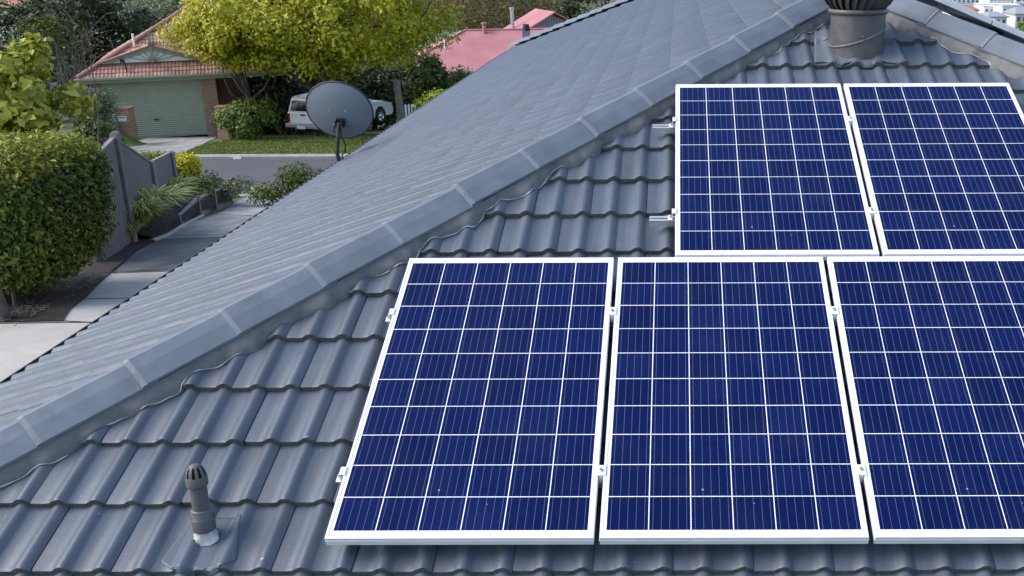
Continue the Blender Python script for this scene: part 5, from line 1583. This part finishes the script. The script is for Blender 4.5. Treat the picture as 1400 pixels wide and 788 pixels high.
# tree fern with drooping fronds
fb = ground_under(62, 52); ft = at(62, 32, 52)
t = thing('tree_fern', 'tree fern with drooping fronds against the dark evergreen at upper left', 'tree fern', fb)
mb = MB(); mb.tube(limb_path(fb, ft, np.random.default_rng(1), 0.02, 5), [0.2, 0.17, 0.15, 0.14, 0.16], 8); build('trunk', mb, 'bark', t)
rg = np.random.default_rng(77); PP, NN = [], []
for k in range(34):
    a = rg.uniform(0, 2*PI); up_ = rg.uniform(0.2, 1.1); Lr = rg.uniform(1.2, 2.0)
    for s in np.linspace(0.08, 1, 26):
        c = ft+np.array([math.cos(a)*Lr*s, math.sin(a)*Lr*s, up_*1.6*s-1.9*s*s])
        for w in (-1, 1):
            ww = 0.22*(1-s*0.75)
            PP.append(c+np.array([-math.sin(a), math.cos(a), 0])*w*ww*0.6-np.array([0, 0, .05])); NN.append(np.array([0, 0, 1])+rg.normal(size=3)*.25)
leaf_object('fronds', np.array(PP), np.array(NN), 0.20, 'leaf_mid', t, 5, 0.35)
TG = 'bare twiggy trees at the back'
def tw(px, top, d, spread, n, seed, mat, label, leaves=0, lm='leaf_brown', size=0.2, rad=0.035):
    g_ = ground_under(px, d); return twiggy('twiggy_tree', label, g_, at(px, top, d)[2], spread, n, seed, mat, leaves, lm, size, TG, rad)
tw(112, 28, 52, 1.4, 34, 301, 'twig_grey', 'bare grey twiggy tree in front of the dark evergreens beside the roof', 900, 'leaf_grey', 0.12)
tw(8, 66, 40, 1.6, 30, 302, 'twig_grey', 'bare grey twiggy shrub above the magnolia at the left edge', 500, 'leaf_grey', 0.12)
tw(215, -22, 82, 3.6, 60, 303, 'twig_grey', 'grey leafless tree over the ridge of the red tiled roof', 3600, 'leaf_grey', 0.22)
tw(648, -30, 108, 4.6, 70, 304, 'twig_olive', 'olive brown twiggy tree left above the pink roof', 5200, 'leaf_brown', 0.26)
tw(700, -34, 112, 4.8, 70, 305, 'twig_olive', 'olive brown twiggy tree over the gap between the two red roofs', 6000, 'leaf_brown', 0.26)
tw(610, -30, 104, 3.0, 40, 306, 'twig_olive', 'brown twiggy tree showing at the right edge of the yellow street tree', 3600, 'leaf_brown', 0.25)
tw(757, -34, 114, 4.0, 56, 307, 'twig_olive', 'brown green twiggy tree behind the silver flue', 5200, 'leaf_brown', 0.26)
bgtree(800, -20, 100, 3.6, 'leaf_dark', 210, 'dark evergreen tree just above the roof edge, right of the gabled house', n=6500, size=0.3)
bgtree(862, -50, 104, 4.2, 'leaf_dark', 211, 'dark evergreen tree where our roof meets the top of the picture', n=6500, size=0.3)
bgtree(735, -30, 128, 5.0, 'leaf_mid', 212, 'green tree far behind the twiggy brown trees', n=5000, size=0.4, cr=1.4)
bgtree(655, -34, 132, 5.5, 'leaf_mid', 213, 'rounded green tree at the back between pink roof and street tree', n=5000, size=0.4, cr=1.4)
bgtree(575, -34, 122, 5.5, 'leaf_dark', 214, 'dark tree hidden behind the yellow street tree', n=5000, size=0.4, cr=1.4)
bgtree(480, -34, 118, 6.0, 'leaf_dark', 215, 'wide dark tree behind the crown of the yellow street tree', n=5000, size=0.4, cr=1.4)
bgtree(370, -34, 112, 6.0, 'leaf_mid', 216, 'mid green tree behind the left of the yellow street tree', n=5000, size=0.4, cr=1.4)
bgtree(262, -34, 108, 5.0, 'leaf_mid', 217, 'mid green tree at the back above the red tiled ridge', n=5000, size=0.4, cr=1.3)
bgtree(150, -44, 110, 5.5, 'leaf_dark', 218, 'dark tree at the back behind the broad one', n=5000, size=0.4, cr=1.4)
bgtree(60, -44, 125, 5.5, 'leaf_mid', 219, 'green tree behind the distant terracotta house', n=5000, size=0.4, cr=1.4)
bgtree(-20, -34, 95, 5.0, 'leaf_mid', 220, 'green tree at the far left edge behind the shed', n=5000, size=0.4, cr=1.4)
bgtree(592, 72, 52, 1.0, 'leaf_mid', 221, 'fern like green tree at the right end of the street tree shade', n=1600, size=0.22, cr=0.5)
# grass tufts on the verge across the street
rg = np.random.default_rng(9); n = 26000
X = rg.uniform(at(280, 190, 44)[0]-0.0, at(640, 190, 44)[0], n); Y = rg.uniform(Yf+0.46, 49+D0, n)
bp0, bp1 = gp(345, 190), gp(455, 176)
keep = ~((X > bp0[0]-.2) & (X < bp1[0]) & (Y > bp0[1]) & (Y < bp1[1]) & (rg.random(n) < 0.96))
xr = np.interp(Y, [Yf, gp(297, 190)[1], gp(293, 172)[1]], [gp(297, 204)[0], gp(297, 190)[0], gp(293, 172)[0]])
keep &= X > xr+0.05
X2 = rg.uniform(-34, -22.5, n); Y2 = rg.uniform(Yf+0.46, 47+D0, n)
xl = np.interp(Y2, [Yf, gp(203, 190)[1], gp(205, 174)[1]], [gp(194, 205)[0], gp(204, 190)[0], gp(210, 172)[0]])
k2 = X2 < xl-0.05
X, Y = np.concatenate([X[keep], X2[k2]]), np.concatenate([Y[keep], Y2[k2]])
Z = np.array([gz(x, y) for x, y in zip(X, Y)])+0.05
rm = np.minimum(np.hypot((X-mp_[0])/1.15, (Y-mp_[1])/1.5), 1.0); Z += 0.52*(np.cos(rm*PI)*0.5+0.5)
gN = np.stack([rg.normal(size=len(X)), rg.normal(size=len(X))-0.8, rg.random(len(X))*0.9], axis=1)
o = leaf_object('verge_grass', np.stack([X, Y, Z], 1), gN, 0.11, 'grass_blade', None, 10, 0.3); tag(o, kind='stuff')
n = 5000
X = rg.uniform(gp(324, 262)[0], gp(345, 262)[0], n); Y = rg.uniform(Yn-1.3, Yn-0.34, n)
o = leaf_object('kerb_grass', np.stack([X, Y, np.array([gz(x, y) for x, y in zip(X, Y)])+0.03], 1), rg.normal(size=(n, 3))+np.array([0, -.3, .6]), 0.08, 'grass_blade', None, 11, 0.3); tag(o, kind='stuff')
# kerb number plate painted on the far kerb
p = at(323, 207.5, Yf-D0)
mb = MB(); mb.box((p[0], Yf-0.006, -5.5+0.075), (0.30, 0.008, 0.09)); o = build('kerb_number_plate', mb, 'white_paint', None)
tag(o, 'small white house number plate on the kerb across the street', 'number plate')

# ------------------------------------------------------------------ far town on the right, past the second hip
TG2 = 'pale buildings of the far town'
rg = np.random.default_rng(23)
def block(px0, px1, ytop, ybot, d, dep_, wall, roof, label, rows_=2, cols=5, pitch=0.0):
    a, b2 = at(px0, ybot, d), at(px1, ybot, d); z1 = at(px0, ytop, d)[2]; z0 = min(a[2], gz(a[0], a[1]))-0.5
    cx = (a[0]+b2[0])/2; w = b2[0]-a[0]
    t = thing('town_building', label, 'building', (cx, d+D0+dep_/2, z0), None, TG2)
    mb = MB(); mb.box((cx, d+D0+dep_/2, (z0+z1)/2), (w, dep_, z1-z0)); build('wall', mb, wall, t)
    mb = MB()
    if pitch:
        h = w*0.5*pitch
        mb.prism([(cx-w/2-.4, d+D0-.4, z1), (cx+w/2+.4, d+D0-.4, z1), (cx+w/4, d+D0+dep_*.5, z1+h), (cx-w/4, d+D0+dep_*.5, z1+h)], (0, 0, 0.2))
        mb.add([(cx+w/4, d+D0+dep_*.5, z1+h+.2), (cx-w/4, d+D0+dep_*.5, z1+h+.2), (cx-w/2-.4, d+D0+dep_+.4, z1), (cx+w/2+.4, d+D0+dep_+.4, z1)], [(0, 1, 2, 3)])
        mb.add([(cx-w/2-.4, d+D0-.4, z1), (cx-w/4, d+D0+dep_*.5, z1+h+.2), (cx-w/2-.4, d+D0+dep_+.4, z1)], [(0, 1, 2)])
        mb.add([(cx+w/2+.4, d+D0-.4, z1), (cx+w/4, d+D0+dep_*.5, z1+h+.2), (cx+w/2+.4, d+D0+dep_+.4, z1)], [(0, 1, 2)])
    else: mb.box((cx, d+D0+dep_/2, z1+.15), (w+.6, dep_+.6, .3))
    build('roof', mb, roof, t, fixn=True)
    H_ = z1-at(px0, ybot, d)[2]
    for r in range(rows_):
        for c in range(cols):
            x = cx-w/2+w*(c+0.5)/cols; z = z1-H_*(r+0.55)/rows_
            mb = MB(); mb.box((x, d+D0-0.04, z), (w/cols*0.55, 0.12, H_/rows_*0.5)); build('window', mb, 'far_glass', t)
block(1296, 1345, -8, 5, 420, 14, 'render_white', 'render_white', 'long white block at the top of the far town, left one', 2, 8)
block(1352, 1386, -4, 7, 400, 14, 'render_white', 'far_roof_grey', 'white block with a row of dark windows at the top right of the far town', 2, 6)
block(1388, 1430, -10, 3, 430, 14, 'render_white', 'render_white', 'white block cut by the right edge of the picture in the far town', 2, 5)
block(1345, 1366, 9, 22, 330, 12, 'render_white', 'render_white', 'white cube building in the middle of the far town', 1, 3)
block(1370, 1396, 9, 20, 320, 12, 'render_white', 'render_white', 'pale low building at the right of the far town, below the windowed block', 1, 4)
block(1317, 1337, 15, 24, 270, 9, 'render_cream', 'far_roof_red', 'house with red brown roof in the far town', 1, 3, 0.5)
block(1300, 1318, 8, 16, 320, 10, 'render_white', 'far_roof_grey', 'grey roofed white house at the left of the far town', 1, 3, 0.4)
block(1388, 1420, 20, 32, 240, 9, 'render_cream', 'far_roof_grey', 'grey roofed house at the right end of the far town', 1, 4, 0.45)
block(1352, 1376, 24, 34, 230, 9, 'render_white', 'far_roof_grey', 'white house with grey roof low in the far town', 1, 3, 0.4)
block(1268, 1292, -12, 0, 390, 12, 'render_white', 'far_roof_grey', 'pale house at the upper left of the far town', 1, 3, 0.4)
for i in range(22):
    px = rg.uniform(1275, 1425); d = rg.uniform(170, 400)
    g_ = ground_under(px, d); r_ = rg.uniform(1.8, 3.2)
    P, N, cl = crown_points(g_+np.array([0, 0, r_*1.1]), (r_*1.2, r_, r_), 16, r_*0.5, 420, 500+i, shell=0.3)
    if i == 0:
        pass
    t = thing('town_tree', 'small green tree among the pale buildings of the far town', 'tree', g_, group='trees of the far town')
    leaf_object('crown', P, N, r_*0.42, ('leaf_mid', 'leaf_grey', 'leaf_hedge')[i % 3], t, 600+i, 0.8)
    mb = MB(); mb.tube([g_, g_+np.array([0, 0, r_])], 0.2, 5); build('trunk', mb, 'bark', t)
c = at(1392, 92, 30); g_ = gxy(c)
tree('garden_tree', 'green shrub tree past the white panel edge at the right border', 'tree', g_, c, (0.85, 0.8, 0.85), 34, 0.34, 4200, 0.11, 'leaf_mid', 401, r0=0.06, shell=0.4, ntips=10)
c = at(1361, 86, 34); g_ = gxy(c)
tree('garden_tree', 'orange brown autumn shrub beside the green one past the white panel edge', 'tree', g_, c, (0.55, 0.5, 0.65), 24, 0.28, 2200, 0.11, 'leaf_autumn', 402, r0=0.05, shell=0.4, ntips=10)
# overhead line across the far town
a, b2 = at(1290, 4, 150), at(1420, 8, 150)
mb = MB(); mb.tube([a, (a+b2)/2-np.array([0, 0, .05]), b2], 0.05, 5); o = build('overhead_line', mb, 'galvanised', None); tag(o, 'thin overhead power line crossing in front of the far town', 'power line')
